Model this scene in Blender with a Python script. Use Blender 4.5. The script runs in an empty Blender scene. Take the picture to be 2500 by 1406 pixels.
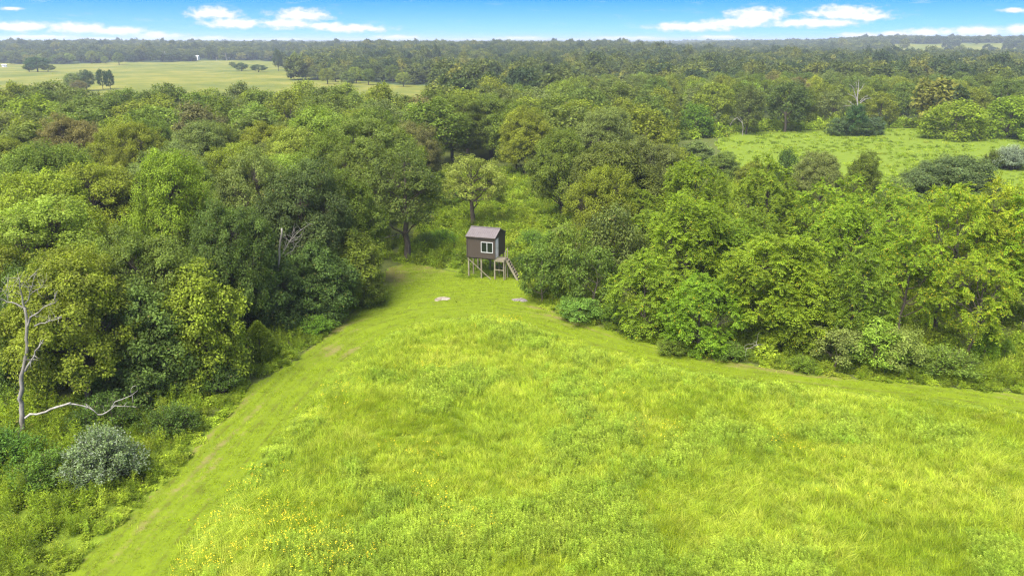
import bpy, math, random
import numpy as np
from mathutils import Vector, Matrix

sc = bpy.context.scene
R = math.radians
rng = np.random.default_rng(7)
random.seed(7)

# ------------------------------------------------------------------ camera
CAM_H = 23.5
PITCH = R(17.18)
FPX = 1950.0                      # focal length in photo pixels (2500 wide)
cam_d = bpy.data.cameras.new('camera')
cam_d.sensor_width = 36.0
cam_d.lens = FPX / 2500.0 * 36.0
cam_d.clip_start = 0.5
cam_d.clip_end = 40000.0
cam = bpy.data.objects.new('camera', cam_d)
cam.location = (0, 0, CAM_H)
cam.rotation_euler = (math.pi / 2 - PITCH, 0, 0)
sc.collection.objects.link(cam)
sc.camera = cam

# ------------------------------------------------------------------ exposure, render settings
sc.view_settings.view_transform = 'Standard'
sc.view_settings.look = 'None'
sc.view_settings.gamma = 1.0
sc.view_settings.exposure = 2.82
sc.view_settings.use_curve_mapping = False
sc.render.engine = 'CYCLES'
sc.cycles.max_bounces = 6
sc.cycles.diffuse_bounces = 4
sc.cycles.glossy_bounces = 2
sc.cycles.transmission_bounces = 4
sc.cycles.volume_bounces = 0
sc.cycles.transparent_max_bounces = 6
sc.cycles.caustics_reflective = False
sc.cycles.caustics_refractive = False
sc.cycles.use_denoising = True
sc.cycles.denoiser = 'OPENIMAGEDENOISE'
sc.cycles.denoising_input_passes = 'RGB_ALBEDO_NORMAL'
sc.cycles.denoising_prefilter = 'NONE'
sc.cycles.sample_clamp_indirect = 3.0
sc.cycles.filter_width = 1.3

# ------------------------------------------------------------------ sun
SUN_AZ, SUN_EL = R(-146), R(56)
sun_d = bpy.data.lights.new('sun', 'SUN')
sun_d.energy = 1.65
sun_d.angle = R(42)
sun_d.color = (1.0, 0.955, 0.87)
sun = bpy.data.objects.new('sun', sun_d)
sdir = Vector((math.sin(SUN_AZ) * math.cos(SUN_EL), math.cos(SUN_AZ) * math.cos(SUN_EL), math.sin(SUN_EL)))
sun.rotation_euler = (-sdir).to_track_quat('-Z', 'Y').to_euler()
sun.location = (0, 0, 200)
sc.collection.objects.link(sun)


def ray(px, py):
    u, v = (px - 1250.0) / FPX, (703.0 - py) / FPX
    return np.array([u, math.cos(PITCH) + v * math.sin(PITCH), -math.sin(PITCH) + v * math.cos(PITCH)])


# ------------------------------------------------------------------ world: sky with clouds
world = bpy.data.worlds.new('World')
sc.world = world
world.use_nodes = True
wt = world.node_tree
for n in list(wt.nodes):
    wt.nodes.remove(n)


def N(t, kind, **kw):
    n = t.nodes.new(kind)
    for k, v in kw.items():
        setattr(n, k, v)
    return n


def math_node(t, op, a, b=None, clamp=False):
    n = N(t, 'ShaderNodeMath', operation=op, use_clamp=clamp)
    for i, v in enumerate((a, b)):
        if v is None:
            continue
        if isinstance(v, (int, float)):
            n.inputs[i].default_value = v
        else:
            t.links.new(v, n.inputs[i])
    return n.outputs[0]


def vmath(t, op, a, b=None):
    n = N(t, 'ShaderNodeVectorMath', operation=op)
    for i, v in enumerate((a, b)):
        if v is None:
            continue
        if isinstance(v, (tuple, list)):
            n.inputs[i].default_value = v
        else:
            t.links.new(v, n.inputs[i])
    return n.outputs['Value'] if op in ('LENGTH', 'DISTANCE', 'DOT_PRODUCT') else n.outputs[0]


def maprange(t, v, a, b, c=0.0, d=1.0, smooth=True):
    n = N(t, 'ShaderNodeMapRange', interpolation_type='SMOOTHSTEP' if smooth else 'LINEAR')
    n.inputs['From Min'].default_value = a
    n.inputs['From Max'].default_value = b
    n.inputs['To Min'].default_value = c
    n.inputs['To Max'].default_value = d
    t.links.new(v, n.inputs['Value'])
    return n.outputs['Result']


def mixcol(t, fac, a, b, mode='MIX'):
    n = N(t, 'ShaderNodeMix', data_type='RGBA', blend_type=mode)
    for s, v in ((0, fac), (6, a), (7, b)):
        if isinstance(v, (int, float)):
            n.inputs[s].default_value = v
        elif isinstance(v, (tuple, list)):
            n.inputs[s].default_value = (*v[:3], 1)
        else:
            t.links.new(v, n.inputs[s])
    return n.outputs[2]


def noise(t, vec, scale, detail=3.0, rough=0.55, out='Fac'):
    n = N(t, 'ShaderNodeTexNoise')
    n.inputs['Scale'].default_value = scale
    n.inputs['Detail'].default_value = detail
    n.inputs['Roughness'].default_value = rough
    if vec is not None:
        t.links.new(vec, n.inputs['Vector'])
    return n.outputs[out]


def ramp(t, fac, stops):
    n = N(t, 'ShaderNodeValToRGB')
    e = n.color_ramp.elements
    while len(e) < len(stops):
        e.new(0.5)
    for i, (p, c) in enumerate(stops):
        e[i].position = p
        e[i].color = (*c, 1)
    t.links.new(fac, n.inputs[0])
    return n.outputs[0]


tc = N(wt, 'ShaderNodeTexCoord')
sep = N(wt, 'ShaderNodeSeparateXYZ')
wt.links.new(tc.outputs['Generated'], sep.inputs[0])
# the edited sky of the photograph turns deep blue within a few degrees of the horizon
zc = math_node(wt, 'MAXIMUM', sep.outputs[2], 0.0)
zz = math_node(wt, 'ADD', math_node(wt, 'MULTIPLY', zc, 8.0), 0.06)
cmb = N(wt, 'ShaderNodeCombineXYZ')
wt.links.new(sep.outputs[0], cmb.inputs[0])
wt.links.new(sep.outputs[1], cmb.inputs[1])
wt.links.new(zz, cmb.inputs[2])
sky = N(wt, 'ShaderNodeTexSky', sky_type='NISHITA')
sky.sun_disc = False
sky.sun_elevation = SUN_EL
sky.sun_rotation = SUN_AZ
sky.altitude = 300
sky.air_density = 1.0
sky.dust_density = 0.6
sky.ozone_density = 2.0
wt.links.new(vmath(wt, 'NORMALIZE', cmb.outputs[0]), sky.inputs[0])
hs = N(wt, 'ShaderNodeHueSaturation')
hs.inputs['Saturation'].default_value = 1.28
hs.inputs['Value'].default_value = 1.0
wt.links.new(mixcol(wt, 1.0, sky.outputs[0], (0.48, 0.74, 1.10), 'MULTIPLY'), hs.inputs['Color'])
az = math_node(wt, 'MULTIPLY', math_node(wt, 'ARCTAN2', sep.outputs[0], sep.outputs[1]), 57.29578)
el = math_node(wt, 'MULTIPLY', math_node(wt, 'ARCSINE', sep.outputs[2]), 57.29578)
uv = N(wt, 'ShaderNodeCombineXYZ')
wt.links.new(az, uv.inputs[0])
wt.links.new(el, uv.inputs[1])
UV = uv.outputs[0]
puffs = [(520, 34, 70, 17), (575, 58, 85, 14), (735, 38, 78, 19), (700, 58, 70, 15), (860, 70, 110, 11), (800, 64, 60, 10),
         (45, 66, 85, 13), (185, 70, 75, 14), (290, 76, 70, 12), (385, 90, 70, 12), (1265, 96, 90, 8), (970, 93, 75, 8),
         (845, 102, 60, 5), (1530, 96, 110, 8), (1690, 66, 130, 13), (1850, 38, 80, 22), (1800, 56, 110, 14), (2060, 33, 95, 20),
         (1985, 56, 120, 13), (2120, 42, 70, 10), (2265, 80, 75, 11), (2390, 77, 90, 12), (2495, 72, 45, 13), (2100, 88, 70, 8),
         (510, 96, 70, 8), (25, 22, 28, 5), (2480, 26, 35, 6), (600, 100, 70, 5), (700, 98, 55, 5), (1150, 99, 70, 5), (1400, 100, 70, 5), (1755, 92, 70, 6), (2180, 84, 50, 8), (100, 92, 80, 6), (240, 96, 70, 5), (-120, 60, 90, 18), (2640, 60, 90, 20), (-300, 80, 120, 12), (2850, 84, 130, 12)]
dist = None
for (cx, cy, rx, ry) in puffs:
    d = ray(cx, cy)
    d /= np.linalg.norm(d)
    a0, e0 = math.degrees(math.atan2(d[0], d[1])), math.degrees(math.asin(d[2]))
    k = math.degrees(1 / FPX)
    o = vmath(wt, 'SUBTRACT', UV, (a0, e0, 0))
    o = vmath(wt, 'MULTIPLY', o, (1 / (rx * k), 1 / (ry * k), 0))
    l = vmath(wt, 'LENGTH', o)
    if dist is None:
        dist = l
    else:
        n = N(wt, 'ShaderNodeMath', operation='SMOOTH_MIN')
        wt.links.new(dist, n.inputs[0])
        wt.links.new(l, n.inputs[1])
        n.inputs[2].default_value = 0.25
        dist = n.outputs[0]
cuv = vmath(wt, 'MULTIPLY', UV, (1.0, 1.7, 1.0))
nz = noise(wt, cuv, 1.5, 7.0, 0.6)
nz2 = noise(wt, vmath(wt, 'MULTIPLY', UV, (0.35, 2.2, 1.0)), 1.3, 4.0, 0.6)
dd = math_node(wt, 'ADD', dist, math_node(wt, 'MULTIPLY', math_node(wt, 'SUBTRACT', nz, 0.5), 1.7))
cum = maprange(wt, dd, 1.08, 0.38)
# thin high streaks in the band in view, and the soft broken cloud that the light of the photograph implies overhead
streak = math_node(wt, 'MULTIPLY', maprange(wt, nz2, 0.56, 0.80), 0.30)
hi = noise(wt, vmath(wt, 'MULTIPLY', tc.outputs['Generated'], (1, 1, 1.6)), 2.6, 5.0, 0.6)
high = math_node(wt, 'MULTIPLY', maprange(wt, hi, 0.22, 0.52), maprange(wt, el, 5.0, 14.0, 0.0, 0.92))
cl = math_node(wt, 'MAXIMUM', math_node(wt, 'MAXIMUM', cum, streak), high)
shade = maprange(wt, dd, 0.95, 0.1, 0.1, 1.0)
ccol = mixcol(wt, shade, (1.95, 2.2, 2.75), (2.9, 2.88, 2.85))
pale = maprange(wt, el, 3.2, -0.2, 0.0, 0.88, smooth=False)          # the clear band above the horizon is milky
base_sky = mixcol(wt, pale, hs.outputs[0], (1.25, 1.72, 2.75))
col = mixcol(wt, cl, base_sky, ccol)
bg = N(wt, 'ShaderNodeBackground')
bg.inputs['Strength'].default_value = 0.059
wt.links.new(col, bg.inputs['Color'])
wo = N(wt, 'ShaderNodeOutputWorld')
wt.links.new(bg.outputs[0], wo.inputs['Surface'])
world.cycles.sampling_method = 'MANUAL'
world.cycles.sample_map_resolution = 512


# ------------------------------------------------------------------ numeric helpers
def vnoise(x, y, scale, seed=0, octaves=3):
    x, y = np.asarray(x, float) / scale, np.asarray(y, float) / scale
    out = np.zeros(np.broadcast(x, y).shape)
    amp, tot = 1.0, 0.0
    for o in range(octaves):
        xi, yi = np.floor(x), np.floor(y)
        fx, fy = x - xi, y - yi
        fx, fy = fx * fx * (3 - 2 * fx), fy * fy * (3 - 2 * fy)

        def h(a, b):
            s = np.sin(a * 127.1 + b * 311.7 + seed * 74.7 + o * 19.3) * 43758.5453
            return s - np.floor(s)
        v = (h(xi, yi) * (1 - fx) + h(xi + 1, yi) * fx) * (1 - fy) + (h(xi, yi + 1) * (1 - fx) + h(xi + 1, yi + 1) * fx) * fy
        out += amp * v
        tot += amp
        amp *= 0.5
        x, y = x * 2.03 + 11.3, y * 2.03 - 7.1
    return out / tot


def sstep(a, b, v):
    t = np.clip((np.asarray(v, float) - a) / (b - a), 0, 1)
    return t * t * (3 - 2 * t)


def height(x, y):
    x, y = np.asarray(x, float), np.asarray(y, float)
    r = np.hypot(x, y)
    a = np.degrees(np.arctan2(x, y))
    wl = 1 - sstep(-16, -8, a)
    wr = sstep(6, 14, a)
    wc = 1 - wl - wr
    zl = 8.0 * sstep(1050, 1600, r) * (1 - 0.7 * sstep(1850, 2600, r))
    zcn = 10.0 * sstep(520, 1150, r) * (1 - 0.6 * sstep(1350, 2100, r))
    lo = 1.5 * sstep(400, 900, r) + 9.5 * sstep(1500, 2050, r) * (1 - 0.5 * sstep(2300, 3000, r)) * sstep(8, 15, a)
    hi = 10.0 * sstep(1330, 1480, r) + 9.5 * sstep(1500, 1900, r)
    wf = sstep(19, 24, a)
    zr = lo * (1 - wf) + hi * wf
    z = wl * zl + wc * zcn + wr * zr
    z += (vnoise(x, y, 420, 3) - 0.5) * 6.0 * sstep(420, 1200, r) * (1 - 0.7 * sstep(20, 24, a))
    z += (vnoise(x, y, 800, 13, 2) - 0.5) * 14.0 * sstep(1300, 2200, r) * (1 - sstep(12, 20, a))
    z += (vnoise(x, y, 90, 5) - 0.5) * 2.4 * sstep(300, 500, r) * (1 - 0.4 * sstep(900, 1500, r))
    z += (vnoise(x, y, 6, 8, 2) - 0.5) * 0.12
    return z


def G(px, py):
    """point of the ground under a photo pixel"""
    d = ray(px, py)
    z = 0.0
    for _ in range(6):
        t = (z - CAM_H) / min(d[2], -1e-4)
        t = min(t, 9000 / d[1])
        z = float(height(d[0] * t, d[1] * t))
    return (d[0] * t, d[1] * t)


def top_at(px, py, h):
    """base point of a thing of height h whose top is seen at a photo pixel"""
    d = ray(px, py)
    t = (h - CAM_H) / d[2]
    return (d[0] * t, d[1] * t)


def to_px(x, y, z):
    dy, dz = y, z - CAM_H
    dep = dy * math.cos(PITCH) - dz * math.sin(PITCH)
    up = dy * math.sin(PITCH) + dz * math.cos(PITCH)
    return 1250 + FPX * x / dep, 703 - FPX * up / dep


def inside(poly, x, y):
    x, y = np.asarray(x, float), np.asarray(y, float)
    ins = np.zeros(x.shape, bool)
    n = len(poly)
    for i in range(n):
        x1, y1 = poly[i]
        x2, y2 = poly[(i + 1) % n]
        if y1 == y2:
            continue
        c = (y1 > y) != (y2 > y)
        ins ^= c & (x < (x2 - x1) * (y - y1) / (y2 - y1) + x1)
    return ins


def poly_dist(line, x, y):
    x, y = np.asarray(x, float), np.asarray(y, float)
    best = np.full(x.shape, 1e9)
    for (x1, y1), (x2, y2) in zip(line[:-1], line[1:]):
        dx, dy = x2 - x1, y2 - y1
        t = np.clip(((x - x1) * dx + (y - y1) * dy) / (dx * dx + dy * dy + 1e-9), 0, 1)
        best = np.minimum(best, np.hypot(x - x1 - t * dx, y - y1 - t * dy))
    return best


# ------------------------------------------------------------------ mesh helpers
C = sc.collection


def mesh_np(name, V, Q, mats, tint=None, mat_idx=None, smooth=False):
    V = np.asarray(V, np.float32).reshape(-1, 3)
    Q = np.asarray(Q, np.int32)
    k = Q.shape[1]
    me = bpy.data.meshes.new(name)
    me.vertices.add(len(V))
    me.vertices.foreach_set('co', V.ravel())
    me.loops.add(Q.size)
    me.loops.foreach_set('vertex_index', Q.ravel())
    me.polygons.add(len(Q))
    me.polygons.foreach_set('loop_start', np.arange(0, Q.size, k, dtype=np.int32))
    me.polygons.foreach_set('loop_total', np.full(len(Q), k, np.int32))
    for m in mats:
        me.materials.append(m)
    if mat_idx is not None:
        me.polygons.foreach_set('material_index', np.asarray(mat_idx, np.int32))
    me.polygons.foreach_set('use_smooth', np.full(len(Q), bool(smooth)))
    if tint is not None:
        a = me.attributes.new('tint', 'FLOAT', 'POINT')
        a.data.foreach_set('value', np.asarray(tint, np.float32))
    me.update(calc_edges=True)
    return me


def unit(a):
    return a / (np.linalg.norm(a, axis=-1, keepdims=True) + 1e-9)


def leaf_quads(P, D, Nn, L, W, fold=0.12):
    """one diamond per leaf: base, side, tip, side"""
    D = unit(D)
    S = unit(np.cross(D, Nn))
    U = np.cross(S, D)
    L, W = L[:, None], W[:, None]
    a = P
    b = P + D * L * 0.45 + S * W * 0.5 + U * W * fold
    c = P + D * L - U * L * 0.08
    d = P + D * L * 0.45 - S * W * 0.5 + U * W * fold
    V = np.stack([a, b, c, d], 1).reshape(-1, 3)
    Q = np.arange(len(P) * 4).reshape(-1, 4)
    return V, Q


class Acc:
    def __init__(s):
        s.v, s.q, s.n = [], [], 0

    def add(s, V, Q):
        s.v.append(np.asarray(V, float))
        s.q.append(np.asarray(Q, int) + s.n)
        s.n += len(V)

    def tube(s, pts, rad, k=5, cap=True):
        pts = np.asarray(pts, float)
        m = len(pts)
        rad = np.broadcast_to(np.asarray(rad, float), (m,))
        T = unit(np.gradient(pts, axis=0))
        ref = np.array([0.31, 0.93, 0.17]) if abs(T[0][2]) > 0.5 else np.array([0, 0, 1.0])
        A = unit(np.cross(T, ref))
        B = np.cross(T, A)
        th = np.arange(k) / k * 2 * math.pi
        V = pts[:, None] + rad[:, None, None] * (np.cos(th)[None, :, None] * A[:, None] + np.sin(th)[None, :, None] * B[:, None])
        V = V.reshape(-1, 3)
        i = np.arange(m - 1)[:, None] * k + np.arange(k)[None]
        j = np.arange(m - 1)[:, None] * k + (np.arange(k)[None] + 1) % k
        Q = np.stack([i, j, j + k, i + k], -1).reshape(-1, 4)
        if cap:
            nv = len(V)
            V = np.vstack([V, pts[-1] + T[-1] * rad[-1] * 0.4])
            b = (m - 1) * k
            Q = np.vstack([Q, [[b + q, b + (q + 1) % k, nv, nv] for q in range(k)]])
        s.add(V, Q)

    def box(s, cx, cy, cz, sx, sy, sz, M=None):
        h = np.array([sx, sy, sz]) / 2
        V = np.array([[x, y, z] for x in (-1, 1) for y in (-1, 1) for z in (-1, 1)]) * h
        if M is not None:
            V = V @ np.array(M).T
        V = V + np.array([cx, cy, cz])
        s.add(V, [[0, 1, 3, 2], [4, 6, 7, 5], [0, 4, 5, 1], [2, 3, 7, 6], [0, 2, 6, 4], [1, 5, 7, 3]])

    def beam(s, a, b, w, d, up=(0, 0, 1)):
        a, b = np.array(a, float), np.array(b, float)
        t = b - a
        L = np.linalg.norm(t)
        t = t / L
        sd = np.cross(t, np.array(up, float))
        if np.linalg.norm(sd) < 1e-4:
            sd = np.array([1.0, 0, 0])
        sd = sd / np.linalg.norm(sd)
        u = np.cross(sd, t)
        M = np.stack([sd, t, u], 1)
        c = (a + b) / 2
        s.box(c[0], c[1], c[2], w, L, d, M)

    def mesh(s, name, mat, smooth=False):
        V, Q = np.vstack(s.v), np.vstack(s.q)
        if (Q[:, 2] == Q[:, 3]).any():
            me = bpy.data.meshes.new(name)
            me.from_pydata(V.tolist(), [], [list(dict.fromkeys(f)) for f in Q.tolist()])
            me.materials.append(mat)
            if smooth:
                me.polygons.foreach_set('use_smooth', np.ones(len(me.polygons), bool))
            return me
        return mesh_np(name, V, Q, [mat], smooth=smooth)


def obj(name, me, parent=None, loc=None):
    o = bpy.data.objects.new(name, me)
    C.objects.link(o)
    if parent is not None:
        o.parent = parent
    if loc is not None:
        o.location = loc
    return o


def tag(o, label=None, cat=None, group=None, kind=None):
    for k, v in (('label', label), ('category', cat), ('group', group), ('kind', kind)):
        if v:
            o[k] = v
    return o


def thing(name, label, cat, loc, rz=0.0, group=None):
    o = bpy.data.objects.new(name, None)
    o.empty_display_size = 0.3
    C.objects.link(o)
    o.location = loc
    o.rotation_euler = (0, 0, rz)
    return tag(o, label, cat, group)


# ------------------------------------------------------------------ materials
def new_mat(name):
    m = bpy.data.materials.new(name)
    m.use_nodes = True
    t = m.node_tree
    for n in list(t.nodes):
        t.nodes.remove(n)
    out = N(t, 'ShaderNodeOutputMaterial')
    return m, t, out


def pbsdf(t, col, rough=0.6, spec=0.3, metal=0.0):
    p = N(t, 'ShaderNodeBsdfPrincipled')
    if isinstance(col, (tuple, list)):
        p.inputs['Base Color'].default_value = (*col[:3], 1)
    else:
        t.links.new(col, p.inputs['Base Color'])
    if isinstance(rough, (int, float)):
        p.inputs['Roughness'].default_value = rough
    else:
        t.links.new(rough, p.inputs['Roughness'])
    p.inputs['Specular IOR Level'].default_value = spec
    p.inputs['Metallic'].default_value = metal
    return p


def leaf_material(name, mode='object', base=(0.08, 0.12, 0.02), alt=None, alt_amt=0.0, trans=0.42, patch=None, val=(0.62, 1.38), ramp_stops=None):
    m, t, out = new_mat(name)
    oi = N(t, 'ShaderNodeObjectInfo')
    geo = N(t, 'ShaderNodeNewGeometry')
    at = N(t, 'ShaderNodeAttribute', attribute_name='tint')
    if mode == 'object':
        col = oi.outputs['Color']
    elif mode == 'ramp':
        col = ramp(t, oi.outputs['Random'], ramp_stops)
    elif mode == 'patch':
        nn = noise(t, oi.outputs['Location'], patch[0], 3.0, 0.6)
        f = math_node(t, 'ADD', math_node(t, 'MULTIPLY', math_node(t, 'SUBTRACT', oi.outputs['Random'], 0.5), patch[1]), nn)
        col = ramp(t, f, ramp_stops)
    else:
        rgb = N(t, 'ShaderNodeRGB')
        rgb.outputs[0].default_value = (*base, 1)
        col = rgb.outputs[0]
    isl = geo.outputs['Random Per Island']
    v1 = math_node(t, 'ADD', math_node(t, 'MULTIPLY', isl, val[1] - val[0]), val[0])
    v2 = math_node(t, 'ADD', math_node(t, 'MULTIPLY', at.outputs['Fac'], 0.6), 0.70)
    vv = math_node(t, 'MULTIPLY', v1, v2)
    if mode == 'patch':
        vv = math_node(t, 'MULTIPLY', vv, math_node(t, 'ADD', math_node(t, 'MULTIPLY', math_node(t, 'FRACT', math_node(t, 'MULTIPLY', oi.outputs['Random'], 37.3)), 0.7), 0.65))
    sc_ = N(t, 'ShaderNodeVectorMath', operation='SCALE')
    t.links.new(col, sc_.inputs[0])
    t.links.new(vv, sc_.inputs['Scale'])
    c2 = sc_.outputs[0]
    if alt is not None:
        # a scatter of leaves that have turned
        a = maprange(t, math_node(t, 'FRACT', math_node(t, 'MULTIPLY', isl, 91.7)), 1 - alt_amt, 1 - alt_amt + 0.01)
        c2 = mixcol(t, a, c2, alt)
    p = pbsdf(t, c2, 0.55, 0.14)
    tr = N(t, 'ShaderNodeBsdfTranslucent')
    c3 = mixcol(t, 1.0, c2, (1.25, 1.3, 0.55), 'MULTIPLY')
    t.links.new(c3, tr.inputs['Color'])
    mx = N(t, 'ShaderNodeMixShader')
    mx.inputs[0].default_value = trans
    t.links.new(p.outputs[0], mx.inputs[1])
    t.links.new(tr.outputs[0], mx.inputs[2])
    t.links.new(mx.outputs[0], out.inputs['Surface'])
    return m


def solid_material(name, col, col2=None, scale=8.0, rough=0.7, spec=0.3, metal=0.0, stretch=(1, 1, 1), bump=0.0, detail=4.0):
    m, t, out = new_mat(name)
    tcn = N(t, 'ShaderNodeTexCoord')
    vec = vmath(t, 'MULTIPLY', tcn.outputs['Object'], stretch)
    n = noise(t, vec, scale, detail, 0.6)
    c = ramp(t, n, [(0.32, col), (0.68, col2 or col)])
    p = pbsdf(t, c, rough, spec, metal)
    if bump:
        b = N(t, 'ShaderNodeBump')
        b.inputs['Strength'].default_value = bump
        b.inputs['Distance'].default_value = 0.02
        t.links.new(n, b.inputs['Height'])
        t.links.new(b.outputs[0], p.inputs['Normal'])
    t.links.new(p.outputs[0], out.inputs['Surface'])
    return m


M_LEAF = leaf_material('leaf_broad', alt=(0.20, 0.18, 0.05), alt_amt=0.02)
M_WALNUT = leaf_material('leaf_pinnate', alt=(0.42, 0.34, 0.02), alt_amt=0.02, trans=0.38, val=(0.72, 1.28))
M_YWALNUT = leaf_material('leaf_pinnate_turning', alt=(0.40, 0.34, 0.02), alt_amt=0.07, trans=0.38, val=(0.72, 1.28))
M_CEDAR = leaf_material('needle', trans=0.12, val=(0.6, 1.4))
M_SILVER = leaf_material('leaf_silver', alt=(0.24, 0.275, 0.19), alt_amt=0.25, trans=0.2)
M_FAR = leaf_material('leaf_far', mode='ramp', trans=0.3, val=(0.86, 1.14), ramp_stops=[
    (0.0, (0.041, 0.067, 0.022)), (0.25, (0.060, 0.087, 0.019)), (0.5, (0.080, 0.103, 0.019)), (0.72, (0.104, 0.124, 0.022)), (0.9, (0.134, 0.155, 0.019)), (1.0, (0.188, 0.184, 0.029))])
M_BRUSH = leaf_material('leaf_brush', mode='patch', patch=(0.10, 0.35), trans=0.36, alt=(0.34, 0.32, 0.06), alt_amt=0.03, ramp_stops=[
    (0.25, (0.127, 0.185, 0.018)), (0.45, (0.199, 0.275, 0.018)), (0.62, (0.272, 0.343, 0.025)), (0.8, (0.326, 0.360, 0.045))])
M_GRASS = leaf_material('blade_meadow', mode='patch', patch=(0.12, 0.5), trans=0.38, val=(0.65, 1.35), alt=(0.42, 0.38, 0.13), alt_amt=0.05, ramp_stops=[
    (0.26, (0.240, 0.328, 0.024)), (0.42, (0.313, 0.399, 0.028)), (0.58, (0.385, 0.455, 0.035)), (0.88, (0.493, 0.506, 0.081))])
M_FEATHER = leaf_material('blade_feathery', mode='patch', patch=(0.2, 0.5), trans=0.38, val=(0.7, 1.3), ramp_stops=[
    (0.2, (0.240, 0.343, 0.035)), (0.5, (0.313, 0.405, 0.041)), (0.8, (0.385, 0.454, 0.056))])
M_LAWN = leaf_material('blade_mown', mode='patch', patch=(0.16, 0.4), trans=0.32, val=(0.7, 1.3), alt=(0.30, 0.24, 0.08), alt_amt=0.07, ramp_stops=[
    (0.28, (0.160, 0.196, 0.011)), (0.48, (0.203, 0.276, 0.008)), (0.7, (0.246, 0.320, 0.008))])
M_BARK = solid_material('bark', (0.055, 0.042, 0.030), (0.13, 0.11, 0.085), 3.0, 0.9, 0.15, stretch=(3, 3, 0.6), bump=0.6)
M_DEAD = solid_material('dead_wood', (0.20, 0.18, 0.15), (0.38, 0.35, 0.31), 2.2, 0.85, 0.15, stretch=(2, 2, 0.7), bump=0.5)
M_DEADG = solid_material('weathered_bark', (0.13, 0.115, 0.095), (0.30, 0.275, 0.24), 1.6, 0.9, 0.15, stretch=(2, 2, 0.7), bump=0.6)


# ------------------------------------------------------------------ tree prototypes (mesh data, shared by copies)
def rand_dirs(n, r):
    return unit(r.normal(size=(n, 3)))


def bent(a, b, r, amp, n=5, sag=0.0):
    a, b = np.asarray(a, float), np.asarray(b, float)
    t = np.linspace(0, 1, n)[:, None]
    p = a + (b - a) * t
    L = np.linalg.norm(b - a)
    off = r.normal(size=3) * amp * L
    p = p + off * (np.sin(t * math.pi)) + r.normal(size=(n, 3)) * amp * 0.25 * L * np.sin(t * math.pi)
    p[:, 2:3] += sag * L * np.sin(t * math.pi)
    return p


def crown_layout(r, H, Rad, base, n_lobes, lobe_f, flat=1.0, top_bias=0.0):
    """lobes of a crown: (centre, radius)"""
    zc, a = H * (1 + base) / 2, H * (1 - base) / 2
    lobes = []
    g = math.pi * (3 - math.sqrt(5))
    for i in range(n_lobes):
        t = (i + 0.5) / n_lobes
        zz_ = 1 - 1.75 * t
        rr = math.sqrt(max(0, 1 - zz_ * zz_))
        ph = i * g + r.uniform(-0.5, 0.5)
        s = r.uniform(0.52, 0.74)
        c = np.array([Rad * s * rr * math.cos(ph), Rad * s * rr * math.sin(ph), zc + a * 0.72 * zz_ * r.uniform(0.85, 1.08) * flat])
        lobes.append((c, Rad * lobe_f * r.uniform(0.75, 1.2)))
    return lobes, zc


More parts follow.
